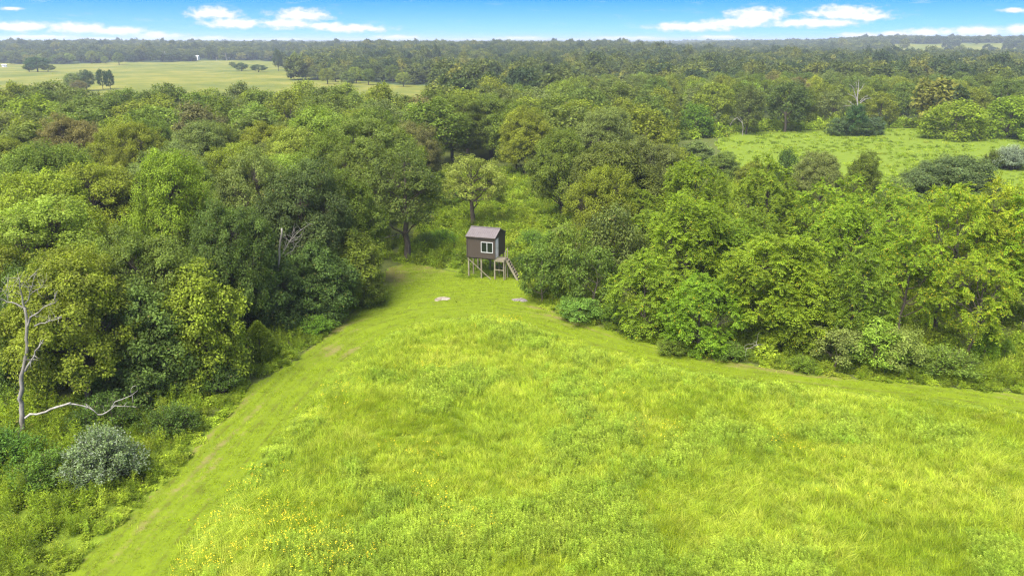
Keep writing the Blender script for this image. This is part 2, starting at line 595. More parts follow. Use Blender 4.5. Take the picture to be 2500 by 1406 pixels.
def make_tree(seed, H, Rad, base, n_lobes, n_clu, n_leaf, leaf_l, leaf_w, style, lobe_f=0.42, clu_r=0.62, trunk_r=0.2, detail=True, lean=0.0, leafmat=None):
    r = np.random.default_rng(seed)
    lobes, zc = crown_layout(r, H, Rad, base, n_lobes, lobe_f)
    wood = Acc()
    fork = H * max(base * 0.95, 0.16)
    tp = bent((0, 0, -0.4), (lean, 0, fork), r, 0.03, 5)
    top = bent(tp[-1], (lean + r.uniform(-0.4, 0.4), r.uniform(-0.4, 0.4), H * 0.86), r, 0.05, 6)
    wood.tube(np.vstack([tp, top[1:]]), np.concatenate([np.linspace(trunk_r * 1.35, trunk_r, 5), np.linspace(trunk_r * 0.85, 0.03, 5)]), 7)
    Ps, Ds, Ns, Ls, Ws, Ts = [], [], [], [], [], []
    cc = np.array([0, 0, zc - 0.15 * H])
    for (c, lr) in lobes:
        k = min(len(top) - 2, max(0, int((c[2] - fork) / (H * 0.86 - fork) * 5 - 1)))
        st = top[k] if c[2] > fork else tp[-1] * 0.8
        limb = bent(st, c, r, 0.08, 6, sag=-0.06)
        wood.tube(limb, np.linspace(trunk_r * 0.46, trunk_r * 0.10, 6), 5, cap=False)
        nC = max(3, int(n_clu * (lr / (Rad * lobe_f)) ** 2))
        dirs = rand_dirs(nC * 3, r)
        out = unit(c - cc)
        keep = (dirs @ out > -0.35) & (dirs[:, 2] > -0.75)
        dirs = dirs[keep][:nC]
        for d in dirs:
            cr = clu_r * r.uniform(0.65, 1.3)
            p0 = c + d * lr * r.uniform(0.62, 1.08) * np.array([1, 1, 1.12])
            if detail:
                wood.tube(bent(limb[-2 if r.random() < 0.6 else -3], p0, r, 0.1, 4), [trunk_r * 0.12, trunk_r * 0.09, trunk_r * 0.06, 0.006], 3, cap=False)
            tint = r.random()
            if style == 'broad':
                n = int(n_leaf * r.uniform(0.75, 1.25))
                ld = rand_dirs(n, r)
                rad = r.random(n) ** 0.45
                off = ld * rad[:, None] * cr * np.array([1, 1, 0.9])
                P = p0 + off
                up = unit(d * 0.75 + np.array([0, 0, 0.5]))
                Nn = unit(up + r.normal(size=(n, 3)) * 0.5 + ld * 0.7)
                D = unit(ld * 0.8 + d * 0.3 + r.normal(size=(n, 3)) * 0.45 + np.array([0, 0, -0.18]))
                D = unit(D - Nn * np.sum(D * Nn, 1, keepdims=True) * 0.8)
                L = leaf_l * r.uniform(0.65, 1.3, n)
                W = leaf_w * r.uniform(0.7, 1.25, n)
                Ps.append(P); Ds.append(D); Ns.append(Nn); Ls.append(L); Ws.append(W)
                Ts.append(np.full(n, tint))
            else:      # rosettes of arching pinnate leaves
                nl = max(4, int(n_leaf * r.uniform(0.8, 1.2)))
                for q in range(nl):
                    ph = q * 2.4 + r.uniform(-0.3, 0.3)
                    el_ = r.uniform(-0.5, 1.35)
                    h = np.array([math.cos(ph) * math.cos(el_), math.sin(ph) * math.cos(el_), math.sin(el_)])
                    h = unit(h + d * 0.5)
                    LL = cr * r.uniform(0.85, 1.25)
                    npair = 6
                    tt = np.linspace(0.16, 1.0, npair)
                    rach = p0 + h * (LL * tt)[:, None] + np.array([0, 0, -r.uniform(0.25, 0.75)]) * (LL * tt ** 2)[:, None]
                    tan = unit(np.gradient(rach, axis=0))
                    sd = unit(np.cross(tan, np.array([0, 0, 1.0])))
                    un = np.cross(sd, tan)
                    for sg in (-1, 1):
                        D = unit(sd * sg + tan * 0.55 - un * 0.22)
                        Ps.append(rach); Ds.append(D); Ns.append(un + r.normal(size=un.shape) * 0.35)
                        Ls.append(leaf_l * r.uniform(0.8, 1.2, npair) * (1 - 0.25 * np.abs(tt - 0.5)))
                        Ws.append(np.full(npair, leaf_w)); Ts.append(np.full(npair, tint))
                    Ps.append(rach[-1:]); Ds.append(tan[-1:]); Ns.append(un[-1:]); Ls.append(np.array([leaf_l])); Ws.append(np.array([leaf_w])); Ts.append(np.array([tint]))
    P, D, Nn = np.vstack(Ps), np.vstack(Ds), np.vstack(Ns)
    Ls, Ws, Ts = np.concatenate(Ls), np.concatenate(Ws), np.concatenate(Ts)
    k = P[:, 2] > 0.12
    P, D, Nn, Ls, Ws, Ts = P[k], D[k], Nn[k], Ls[k], Ws[k], Ts[k]
    V, Q = leaf_quads(P, D, Nn, Ls, Ws)
    crown = mesh_np('crown', V, Q, [leafmat], tint=np.repeat(Ts, 4))
    return dict(trunk=wood.mesh('trunk', M_BARK, True), crown=crown, H=H, R=Rad, n=len(Q))


PROTO = {}
OAKS = []
for i in range(6):
    rr = np.random.default_rng(100 + i)
    OAKS.append(make_tree(100 + i, 13, 4.6 + 0.25 * (i % 3), rr.uniform(0.03, 0.12), 19 + i % 5, 30, 104, 0.185, 0.12, 'broad', lobe_f=rr.uniform(0.31, 0.38), clu_r=0.56, trunk_r=0.23, lean=rr.uniform(-0.5, 0.5), leafmat=M_LEAF))
OPEN = [make_tree(140 + i, 13, 4.4, 0.24, 16, 18, 66, 0.21, 0.13, 'broad', lobe_f=0.36, clu_r=0.55, trunk_r=0.27, lean=0.2, leafmat=M_LEAF) for i in range(2)]
WALS = [make_tree(200 + i, 10.5, 4.0, 0.05, 19, 19, 10, 0.20, 0.078, 'pinnate', lobe_f=0.33, clu_r=0.68, trunk_r=0.15, leafmat=M_WALNUT) for i in range(4)]
YWAL = [make_tree(220 + i, 11, 4.2, 0.22, 14, 15, 7, 0.26, 0.095, 'pinnate', lobe_f=0.36, clu_r=0.72, trunk_r=0.17, lean=0.6, leafmat=M_YWALNUT) for i in range(2)]
MIDS = [make_tree(300 + i, 13, 4.8, 0.05, 15, 20, 34, 0.38, 0.25, 'broad', lobe_f=0.38, clu_r=0.72, trunk_r=0.24, detail=False, leafmat=M_LEAF) for i in range(4)]
SMALL = [make_tree(400 + i, 5, 2.2, 0.08, 10, 14, 45, 0.2, 0.12, 'broad', lobe_f=0.42, clu_r=0.42, trunk_r=0.07, leafmat=M_LEAF) for i in range(3)]
FARS = [make_tree(500 + i, 12, 5.0, 0.0, 11, 13, 16, 0.85, 0.58, 'broad', lobe_f=0.36, clu_r=0.9, trunk_r=0.22, detail=False, leafmat=M_FAR) for i in range(4)]


def make_cedar(seed):
    r = np.random.default_rng(seed)
    w = Acc()
    w.tube([(0, 0, -0.2), (0.05, 0, 1.5), (0, 0.05, 3.0)], [0.09, 0.06, 0.01], 6)
    n = 1500
    t = r.random(n)
    prof = np.interp(t, [0, 0.12, 0.35, 0.7, 1.0], [0.75, 1.08, 1.15, 0.72, 0.06]) * (0.82 + 0.3 * r.random(n))
    ph = r.random(n) * 2 * math.pi
    c = np.stack([np.cos(ph) * prof, np.sin(ph) * prof, 0.1 + t * 3.05], 1)
    Ps, Ds, Ns, Ts = [], [], [], []
    for k in range(n):
        m = 11
        out = np.array([math.cos(ph[k]), math.sin(ph[k]), 0.9])
        D = unit(unit(out) + r.normal(size=(m, 3)) * 0.38)
        Ps.append(c[k] - 0.1 * D + r.normal(size=(m, 3)) * 0.05)
        Ds.append(D); Ns.append(r.normal(size=(m, 3))); Ts.append(np.full(m, r.random()))
    P = np.vstack(Ps)
    V, Q = leaf_quads(P, np.vstack(Ds), np.vstack(Ns), r.uniform(0.12, 0.26, len(P)), r.uniform(0.03, 0.06, len(P)))
    return dict(trunk=w.mesh('trunk', M_BARK, True), crown=mesh_np('crown', V, Q, [M_CEDAR], tint=np.repeat(np.concatenate(Ts), 4)), H=3.2, R=1.2)


def make_wand_bush(seed, H, Rad, n_stem, mat, leaf=0.13, per=46):
    """bush of arching leafy wands"""
    r = np.random.default_rng(seed)
    w = Acc()
    Ps, Ds, Ns, Ts = [], [], [], []
    for k in range(n_stem):
        ph, s = r.random() * 2 * math.pi, math.sqrt(r.random())
        a = np.array([math.cos(ph), math.sin(ph), 0]) * s
        tip = a * Rad * r.uniform(0.85, 1.1) + np.array([0, 0, H * (1 - 0.62 * s ** 2.2) * r.uniform(0.8, 1.08)])
        st = a * Rad * 0.18
        pts = bent((st[0], st[1], -0.1), tip, r, 0.05, 7, sag=0.12)
        w.tube(pts, np.linspace(0.028, 0.006, 7), 3, cap=False)
        m = per
        t = r.uniform(0.3, 1.0, m) ** 0.8
        f = t * 6
        i0 = np.minimum(f.astype(int), 5)
        P = pts[i0] + (pts[i0 + 1] - pts[i0]) * (f - i0)[:, None]
        tan = unit(pts[i0 + 1] - pts[i0])
        D = unit(tan * 0.7 + r.normal(size=(m, 3)) * 0.75)
        Ps.append(P + r.normal(size=(m, 3)) * 0.09); Ds.append(D); Ns.append(np.array([0, 0, 0.8]) + r.normal(size=(m, 3)) * 0.5)
        Ts.append(np.full(m, r.random()))
    P = np.vstack(Ps)
    V, Q = leaf_quads(P, np.vstack(Ds), np.vstack(Ns), leaf * r.uniform(0.7, 1.3, len(P)), leaf * 0.42 * r.uniform(0.8, 1.2, len(P)))
    return dict(trunk=w.mesh('stems', M_BARK), crown=mesh_np('crown', V, Q, [mat], tint=np.repeat(np.concatenate(Ts), 4)), H=H, R=Rad)


BUSHY = [make_tree(700 + i, 9, 3.8, -0.3, 22, 26, 62, 0.215, 0.135, 'broad', lobe_f=0.34, clu_r=0.52, trunk_r=0.14, leafmat=M_LEAF) for i in range(2)]
MBUSHY = [make_tree(720 + i, 10, 4.2, -0.3, 18, 18, 30, 0.36, 0.24, 'broad', lobe_f=0.36, clu_r=0.7, trunk_r=0.16, detail=False, leafmat=M_LEAF) for i in range(2)]
WBUSHY = [make_tree(740 + i, 8.5, 3.7, -0.25, 20, 17, 8, 0.23, 0.085, 'pinnate', lobe_f=0.33, clu_r=0.68, trunk_r=0.12, leafmat=M_WALNUT) for i in range(2)]
CEDAR = [make_cedar(600), make_cedar(601)]
SILVER = [make_wand_bush(610, 3.0, 1.9, 230, M_SILVER, 0.125, 78)]
WAND = [make_wand_bush(620 + i, 2.4, 1.7, 120, M_LEAF, 0.15, 46) for i in range(3)]
KINDS = dict(oak=OAKS, open=OPEN, walnut=WALS, ywalnut=YWAL, mid=MIDS, small=SMALL, cedar=CEDAR, silver=SILVER, wand=WAND, bushy=BUSHY, mbushy=MBUSHY, wbushy=WBUSHY)

# leaf colours (albedo)
OLIVE = (0.151, 0.177, 0.018)
DARK = (0.102, 0.132, 0.017)
PALE = (0.165, 0.205, 0.030)
BRIGHT = (0.155, 0.205, 0.018)
GREY = (0.125, 0.149, 0.041)
WALN = (0.150, 0.208, 0.014)
YWAL_C = (0.165, 0.235, 0.012)
YELLOW = (0.26, 0.27, 0.02)
BROWN = (0.133, 0.122, 0.042)
LIME = (0.165, 0.225, 0.014)
LEAF_GAIN = dict(oak=1.3, mid=1.2, bushy=1.35, mbushy=1.1, wbushy=1.12, open=1.35, small=1.4, wand=1.3, walnut=1.12, ywalnut=1.12, cedar=1.2)
PLACED = []          # (x, y, crown radius, short description)
COUNT = {}


def plant(kind, x, y, h, rad, color, name, label, cat='tree', group=None, short=None, variant=None, rz=None, jitter=0.12):
    lst = KINDS[kind]
    pr = lst[(COUNT.setdefault(kind, 0) if variant is None else variant) % len(lst)]
    COUNT[kind] = COUNT.get(kind, 0) + 1
    z = float(height(x, y))
    o = thing(name, label, cat, (x, y, z), random.uniform(0, 6.28) if rz is None else rz, group)
    s = rad / pr['R']
    o.scale = (s * random.uniform(1 - jitter * .5, 1 + jitter * .5), s * random.uniform(1 - jitter * .5, 1 + jitter * .5), h / pr['H'])
    tr = obj('stem' if kind in ('wand', 'silver') else 'trunk', pr['trunk'], o)
    cr = obj('crown', pr['crown'], o)
    f = [random.uniform(1 - jitter * .55, 1 + jitter * .55) for _ in range(3)]
    color = tuple(q * LEAF_GAIN.get(kind, 1.0) * w_ for q, w_ in zip(color, (1.06, 1.07, 1.0)))
    g = random.uniform(0.9, 1.1)
    cr.color = (color[0] * f[0] * g, color[1] * (1 + (f[1] - 1) * .5) * g, color[2] * f[2] * g, 1)
    PLACED.append((x, y, rad, short))
    return o


# ------------------------------------------------------------------ zones on the ground
def line(pts):
    return [G(*p) for p in pts]


# tall-grass edge (inner) and wood edge (outer) of the mown strip
meadow_edge = line([(400, 1406), (560, 1205), (700, 1040), (830, 900), (950, 815), (1060, 782), (1180, 774), (1300, 795), (1450, 850), (1600, 888), (1800, 928), (2050, 955), (2250, 975), (2500, 1008)])
outer_left = line([(150, 1406), (300, 1275), (420, 1165), (490, 1080), (610, 945), (725, 880), (850, 775), (925, 705), (945, 655)])
outer_back = line([(1000, 640), (1060, 655), (1130, 668), (1250, 672), (1290, 700)])
outer_right = line([(1320, 745), (1370, 772), (1480, 802), (1600, 842), (1750, 872), (1900, 902), (2050, 922), (2250, 938), (2500, 962)])


def extend(p, q, L):
    dx, dy = q[0] - p[0], q[1] - p[1]
    n = math.hypot(dx, dy)
    return (q[0] + dx / n * L, q[1] + dy / n * L)


ml0, ml1 = extend(meadow_edge[1], meadow_edge[0], 40), extend(meadow_edge[-2], meadow_edge[-1], 45)
ol0, or1 = extend(outer_left[1], outer_left[0], 40), extend(outer_right[-2], outer_right[-1], 45)
MEADOW = [ml0] + meadow_edge + [ml1, (90, -20), (ml0[0], -20)]
OUTER = [ol0] + outer_left + outer_back + outer_right + [or1, (90, -20), (ol0[0], -20)]
outer_line = [ol0] + outer_left + outer_back + outer_right + [or1]
meadow_line = [ml0] + meadow_edge + [ml1]
BRUSH = line([(960, 640), (1000, 600), (1025, 560), (1030, 490), (1075, 425), (1190, 408), (1270, 425), (1360, 430), (1440, 470), (1420, 530), (1350, 560), (1340, 560), (1300, 640), (1330, 740), (1260, 690), (1240, 668), (1130, 665), (1050, 650)])
PASTURE = line([(1745, 352), (1770, 325), (2000, 318), (2230, 312), (2500, 335), (2700, 345), (2750, 520), (2500, 520), (2400, 475), (2200, 455), (2000, 430), (1830, 425), (1770, 390)])
HEDGE = line([(1300, 700), (1340, 745), (1480, 795), (1600, 835), (1750, 865), (1900, 895), (2050, 915), (2250, 930), (2500, 950), (2800, 975), (2760, 520), (2500, 500), (2400, 470), (2200, 455), (2000, 430), (1800, 420), (1640, 420), (1500, 470), (1420, 560), (1330, 620)])
LEFTWOOD = line([(-500, 1290), (0, 1190), (160, 1140), (400, 1010), (560, 900), (690, 830), (800, 750), (890, 690), (925, 640), (985, 605), (1010, 550), (1015, 480), (1060, 420), (1180, 405), (1300, 440), (1450, 470), (1620, 415), (1640, 340), (1450, 315), (1420, 290), (1250, 290), (1080, 318), (900, 324), (800, 318), (700, 318), (625, 332), (560, 318), (330, 320), (210, 338), (100, 322), (0, 318), (-400, 320)])
GLADE = line([(1405, 320), (1415, 292), (1470, 286), (1500, 318), (1460, 335)])
FIELD_FAR = [(-700, 290), (-520, 300), (-205, 330), (-150, 372), (-96, 385), (-60, 400), (-45, 470), (-75, 640), (-170, 760), (-230, 985), (-650, 1030), (-1000, 900)]
FIELD_FAR = [G(*p) for p in [(-600, 319), (0, 316), (210, 334), (330, 318), (560, 318), (625, 332), (700, 322), (800, 325), (900, 332), (1060, 318), (1090, 250), (1080, 208), (900, 199), (770, 197), (745, 182), (720, 166), (715, 149.5), (540, 150), (330, 152), (180, 158), (0, 157), (-700, 157)]]
KNOLL = [top_at(px, py, 14) for px, py in ((2195, 112), (2480, 116))]


def field_left(x, y):
    r = np.hypot(x, y)
    k_ = sstep(300, 420, r)
    return inside(FIELD_FAR, x + k_ * (vnoise(x, y, 55, 23, 3) - 0.5) * 70, y + k_ * (vnoise(x, y, 55, 29, 3) - 0.5) * 90)


def field_right(x, y):
    r, a = np.hypot(x, y), np.degrees(np.arctan2(x, y))
    a = a + (vnoise(x, y, 60, 31, 3) - 0.5) * 3.0
    r = r + (vnoise(x, y, 45, 37, 3) - 0.5) * 160
    return (r > 1250) & (r < 1800 + 40 * np.sin(a * 3)) & (a > 24.2) & (a < 31.4)


# ------------------------------------------------------------------ ground
def ground_grid():
    r = np.concatenate([[0.0, 6.0], np.geomspace(12, 30, 12)[:-1], np.linspace(30, 130, 230), np.geomspace(131.5, 480, 90), np.geomspace(490, 4500, 90), np.geomspace(4900, 26000, 14)])
    a = np.concatenate([np.linspace(-180, -60, 18)[:-1], np.linspace(-60, -38, 30)[:-1], np.linspace(-38, 38, 330), np.linspace(38, 60, 30)[1:], np.linspace(60, 180, 18)[1:]])
    A, RR = np.meshgrid(np.radians(a), r)
    X, Y = RR * np.sin(A), RR * np.cos(A)
    return X, Y


GX, GY = ground_grid()
GZ = height(GX, GY)
nr, na = GX.shape
gv = np.stack([GX, GY, GZ], -1).reshape(-1, 3)
ii, jj = np.meshgrid(np.arange(nr - 1), np.arange(na - 1), indexing='ij')
gq = np.stack([ii * na + jj, (ii + 1) * na + jj, (ii + 1) * na + jj + 1, ii * na + jj + 1], -1).reshape(-1, 4)[:, ::-1]
fx, fy = gv[:, 0], gv[:, 1]
rad_ = np.hypot(fx, fy)
in_meadow = inside(MEADOW, fx, fy)
in_outer = inside(OUTER, fx, fy)
in_field = field_left(fx, fy) | field_right(fx, fy)
in_past = inside(PASTURE, fx, fy)
in_brush = inside(BRUSH, fx, fy)
cover = np.zeros(len(fx))                      # 0 wood floor, 1 grass
cover[in_outer] = 1
cover[in_field] = 1
cover[in_past | in_brush | inside(GLADE, fx, fy)] = 1
cover[(rad_ < 25) | ((fx < 0) & (fy < 47) & (poly_dist(outer_line, fx, fy) < 12))] = 1


def ground_material(name, kind):
    m, t, out = new_mat(name)
    geo = N(t, 'ShaderNodeNewGeometry')
    pos = geo.outputs['Position']
    n1 = noise(t, pos, 0.05, 4, 0.6)
    n2 = noise(t, pos, 0.9, 5, 0.65)
    n3 = noise(t, pos, 7.0, 3, 0.6)
    fine = math_node(t, 'ADD', math_node(t, 'MULTIPLY', n2, 0.6), math_node(t, 'MULTIPLY', n3, 0.4))
    if kind == 'ground':
        cov = N(t, 'ShaderNodeAttribute', attribute_name='cover').outputs['Fac']
        fld = N(t, 'ShaderNodeAttribute', attribute_name='field').outputs['Fac']
        floor = ramp(t, fine, [(0.35, (0.05, 0.058, 0.018)), (0.55, (0.085, 0.105, 0.022)), (0.74, (0.17, 0.14, 0.05))])
        grass = ramp(t, fine, [(0.33, (0.085, 0.12, 0.010)), (0.5, (0.125, 0.175, 0.014)), (0.7, (0.165, 0.20, 0.024))])
        nb = noise(t, pos, 0.012, 5, 0.65)
        nf = noise(t, vmath(t, 'MULTIPLY', pos, (1, 0.6, 1)), 0.05, 5, 0.7)
        f = math_node(t, 'ADD', math_node(t, 'MULTIPLY', nb, 0.5), math_node(t, 'MULTIPLY', nf, 0.5))
        far = ramp(t, f, [(0.40, (0.085, 0.108, 0.016)), (0.5, (0.132, 0.142, 0.020)), (0.60, (0.195, 0.178, 0.034))])
        c = mixcol(t, maprange(t, math_node(t, 'ADD', cov, math_node(t, 'MULTIPLY', math_node(t, 'SUBTRACT', n2, 0.5), 0.5)), 0.35, 0.65), floor, grass)
        c = mixcol(t, N(t, 'ShaderNodeAttribute', attribute_name='distant').outputs['Fac'], c, (0.050, 0.072, 0.024))
        c = mixcol(t, fld, c, far)
    else:
        u = N(t, 'ShaderNodeAttribute', attribute_name='across').outputs['Fac']
        s = N(t, 'ShaderNodeAttribute', attribute_name='worn').outputs['Fac']
        cv = N(t, 'ShaderNodeCombineXYZ')
        t.links.new(u, cv.inputs[0])
        t.links.new(math_node(t, 'MULTIPLY', n1, 6.0), cv.inputs[1])
        st = noise(t, cv.outputs[0], 2.3, 3, 0.6)           # mower stripes run along the strip
        f = math_node(t, 'ADD', math_node(t, 'MULTIPLY', fine, 0.55), math_node(t, 'MULTIPLY', st, 0.45))
        green = ramp(t, f, [(0.36, (0.085, 0.092, 0.012)), (0.47, (0.115, 0.155, 0.009)), (0.60, (0.145, 0.195, 0.008))])
        tan_ = ramp(t, fine, [(0.35, (0.12, 0.10, 0.03)), (0.65, (0.20, 0.155, 0.068))])
        c = mixcol(t, maprange(t, math_node(t, 'ADD', s, math_node(t, 'MULTIPLY', math_node(t, 'SUBTRACT', n2, 0.5), 1.3)), 0.50, 1.05, 0.0, 0.7), green, tan_)
    p = pbsdf(t, c, 0.9, 0.1)
    b = N(t, 'ShaderNodeBump')
    b.inputs['Strength'].default_value = 0.6
    b.inputs['Distance'].default_value = 0.08
    t.links.new(fine, b.inputs['Height'])
    t.links.new(b.outputs[0], p.inputs['Normal'])
    t.links.new(p.outputs[0], out.inputs['Surface'])
    return m


def fattr(me, name, vals):
    a = me.attributes.new(name, 'FLOAT', 'POINT')
    a.data.foreach_set('value', np.asarray(vals, np.float32))


gm = mesh_np('ground', gv, gq, [ground_material('ground_mixed', 'ground')], smooth=True)
fattr(gm, 'cover', cover)
fattr(gm, 'distant', sstep(235, 330, rad_) * (cover < 0.5))
fattr(gm, 'field', in_field.astype(float) * sstep(280, 330, rad_))
tag(obj('ground', gm), 'grassy earth and shaded wood floor reaching to the horizon', 'ground', kind='structure')

# mown strip: the same sheet, 2 cm up
on_path = in_outer & ~in_meadow
fq = on_path[gq].mean(1) > 0.5
pq = gq[fq]
used = np.unique(pq)
remap = np.full(len(gv), -1)
remap[used] = np.arange(len(used))
pv = gv[used] + np.array([0, 0, 0.02])
pm = mesh_np('mown_path', pv, remap[pq], [ground_material('mown_grass', 'path')], smooth=True)
dO, dM = poly_dist(outer_line, pv[:, 0], pv[:, 1]), poly_dist(meadow_line, pv[:, 0], pv[:, 1])
fattr(pm, 'across', dM)
near_left = 1 - sstep(-13, -6, pv[:, 0])
worn = np.clip(1 - dO / 2.6, 0, 1) * (0.45 + 0.15 * near_left) * (0.2 + 1.1 * sstep(0.38, 0.66, vnoise(pv[:, 0], pv[:, 1], 5.5, 77, 3))) + 0.75 * np.exp(-((pv[:, 0] - G(970, 680)[0]) ** 2 + (pv[:, 1] - G(970, 680)[1]) ** 2) / 26.0)
for q in ((840, 860, 4.0), (1330, 745, 5.0)):
    p = G(q[0], q[1])
    worn += 0.55 * np.exp(-((pv[:, 0] - p[0]) ** 2 + (pv[:, 1] - p[1]) ** 2) / q[2])
dmp = dM + (vnoise(pv[:, 0], pv[:, 1], 9, 63, 2) - 0.5) * 0.5
for c_ in (0.9, 2.35, 3.1, 4.5):
    worn += 0.62 * np.exp(-((dmp - c_) / 0.26) ** 2)
fattr(pm, 'worn', worn)
tag(obj('mown_path', pm), 'mown grass strip curving between the tall meadow and the woods', 'path', kind='structure')


# ------------------------------------------------------------------ scattered stuff (geometry nodes instances)
def scatter(name, label, cat, pts, rot, scl, idx, protos):
    coll = bpy.data.collections.new(name + '_pieces')
    for i, me in enumerate(protos):
        o = bpy.data.objects.new(f'{name}_piece_{i:02d}', me)
        coll.objects.link(o)
    me = bpy.data.meshes.new(name)
    pts = np.asarray(pts, np.float32)
    me.vertices.add(len(pts))
    me.vertices.foreach_set('co', pts.ravel())
    for an, ty, da, ke in (('rot', 'FLOAT_VECTOR', rot, 'vector'), ('scl', 'FLOAT_VECTOR', scl, 'vector')):
        a = me.attributes.new(an, ty, 'POINT')
        a.data.foreach_set(ke, np.asarray(da, np.float32).ravel())
    a = me.attributes.new('idx', 'INT', 'POINT')
    a.data.foreach_set('value', np.asarray(idx, np.int32))
    o = obj(name, me)
    g = bpy.data.node_groups.new(name + '_scatter', 'GeometryNodeTree')
    g.interface.new_socket('Geometry', in_out='INPUT', socket_type='NodeSocketGeometry')
    g.interface.new_socket('Geometry', in_out='OUTPUT', socket_type='NodeSocketGeometry')
    gi, go = g.nodes.new('NodeGroupInput'), g.nodes.new('NodeGroupOutput')
    iop = g.nodes.new('GeometryNodeInstanceOnPoints')
    ci = g.nodes.new('GeometryNodeCollectionInfo')
    ci.inputs['Collection'].default_value = coll
    ci.inputs['Separate Children'].default_value = True
    ci.inputs['Reset Children'].default_value = True
    iop.inputs['Pick Instance'].default_value = True

    def named(n, ty):
        x = g.nodes.new('GeometryNodeInputNamedAttribute')
        x.data_type = ty
        x.inputs['Name'].default_value = n
        return x.outputs['Attribute']
    g.links.new(gi.outputs[0], iop.inputs['Points'])
    g.links.new(ci.outputs[0], iop.inputs['Instance'])
    g.links.new(named('idx', 'INT'), iop.inputs['Instance Index'])
    e2r = g.nodes.new('FunctionNodeEulerToRotation')
    g.links.new(named('rot', 'FLOAT_VECTOR'), e2r.inputs[0])
    g.links.new(e2r.outputs[0], iop.inputs['Rotation'])
    g.links.new(named('scl', 'FLOAT_VECTOR'), iop.inputs['Scale'])
    g.links.new(iop.outputs[0], go.inputs[0])
    md = o.modifiers.new('scatter', 'NODES')
    md.node_group = g
    return tag(o, label, cat, kind='stuff')


def tuft(seed, n, h, spread, lean, width, mat, bend=0.35, segs=2):
    r = np.random.default_rng(seed)
    V, Q, T = [], [], []
    k = 0
    for i in range(n):
        ph = r.random() * 6.283
        s = spread * math.sqrt(r.random())
        b = np.array([math.cos(ph) * s, math.sin(ph) * s, -0.02])
        dr = np.array([math.cos(ph + r.normal() * .8), math.sin(ph + r.normal() * .8), 0])
        ln = lean * r.uniform(0.3, 1.4)
        hh = h * r.uniform(0.55, 1.15)
        w = width * r.uniform(0.7, 1.3)
        sd = np.array([-dr[1], dr[0], 0]) * w * 0.5
        tw = r.uniform(-1, 1)
        sd = sd * math.cos(tw) + dr * w * 0.5 * math.sin(tw)
        tn = r.random()
        for q in range(segs + 1):
            t = q / segs
            c = b + np.array([0, 0, hh * t * (1 - bend * 0.45 * t)]) + dr * hh * ln * t ** 1.7
            ww = 1 - t * 0.85
            V += [c - sd * ww, c + sd * ww]
            T += [tn, tn]
        for q in range(segs):
            Q.append([k + q * 2, k + q * 2 + 1, k + q * 2 + 3, k + q * 2 + 2])
        k += 2 * (segs + 1)
    return mesh_np('tuft', np.array(V), np.array(Q), [mat], tint=np.array(T))


def feathery(seed, n, h, spread, mat, fronds=22, fl=0.12):
    r = np.random.default_rng(seed)
    Ps, Ds, Ns, Ts = [], [], [], []
    for i in range(n):
        ph = r.random() * 6.283
        s = spread * math.sqrt(r.random())
        b = np.array([math.cos(ph) * s, math.sin(ph) * s, 0])
        tip = b * 1.25 + np.array([r.normal() * .06, r.normal() * .06, h * r.uniform(0.7, 1.15)])
        t = r.uniform(0.15, 1.0, fronds)
        P = b + (tip - b) * t[:, None]
        D = unit(r.normal(size=(fronds, 3)) * np.array([1, 1, 0.5]) + np.array([0, 0, 0.7]))
        Ps.append(P); Ds.append(D); Ns.append(r.normal(size=(fronds, 3)) + np.array([0, 0, 0.6])); Ts.append(np.full(fronds, r.random()))
    P = np.vstack(Ps)
    V, Q = leaf_quads(P, np.vstack(Ds), np.vstack(Ns), fl * r.uniform(0.6, 1.4, len(P)), fl * 0.17 * r.uniform(0.7, 1.3, len(P)))
    return mesh_np('feathery_tuft', V, Q, [mat], tint=np.repeat(np.concatenate(Ts), 4))


def bushlet(seed, n, h, rad, leaf, mat):
    """low leafy clump"""
    r = np.random.default_rng(seed)
    d = rand_dirs(n, r)
    d[:, 2] = np.abs(d[:, 2])
    lump = 0.78 + 0.3 * np.sin(d[:, 0] * 5 + seed) * np.cos(d[:, 1] * 4.3 + seed * 2)
    P = d * np.array([rad, rad, h]) * (r.uniform(0.55, 1.05, n) * lump)[:, None]
    Nn = unit(d * 0.5 + np.array([0, 0, 0.8]) + r.normal(size=(n, 3)) * 0.45)
    D = unit(d + r.normal(size=(n, 3)) * 0.7 + np.array([0, 0, -0.1]))
    D = unit(D - Nn * np.sum(D * Nn, 1, keepdims=True) * 0.7)
    V, Q = leaf_quads(P, D, Nn, leaf * r.uniform(0.6, 1.4, n), leaf * 0.55 * r.uniform(0.7, 1.3, n))
    return mesh_np('leafy_clump', V, Q, [mat], tint=np.repeat(r.random(n), 4))


def jitter_points(x0, x1, y0, y1, dens):
    n = int((x1 - x0) * (y1 - y0) * dens)
    return rng.uniform(x0, x1, n), rng.uniform(y0, y1, n)


def finish_scatter(name, label, cat, x, y, protos, smin, smax, idx=None, tilt=0.12, tilt_dir=None, zs=None, tilt_amt=None):
    n = len(x)
    z = height(x, y)
    rz = rng.uniform(0, 6.283, n)
    if tilt_dir is None:
        rot = np.stack([rng.normal(0, tilt, n), rng.normal(0, tilt, n), rz], 1)
    else:
        # lean in a given ground direction: axis is horizontal, so leave the spin out
        rot = np.stack([-tilt_amt * np.sin(tilt_dir), tilt_amt * np.cos(tilt_dir), rng.uniform(-0.6, 0.6, n)], 1)
    s = rng.uniform(smin, smax, n)
    zz_ = s * (rng.uniform(0.8, 1.25, n) if zs is None else zs)
    if idx is None:
        idx = rng.integers(0, len(protos), n)
    return scatter(name, label, cat, np.stack([x, y, z], 1), rot, np.stack([s, s, zz_], 1), idx, protos)


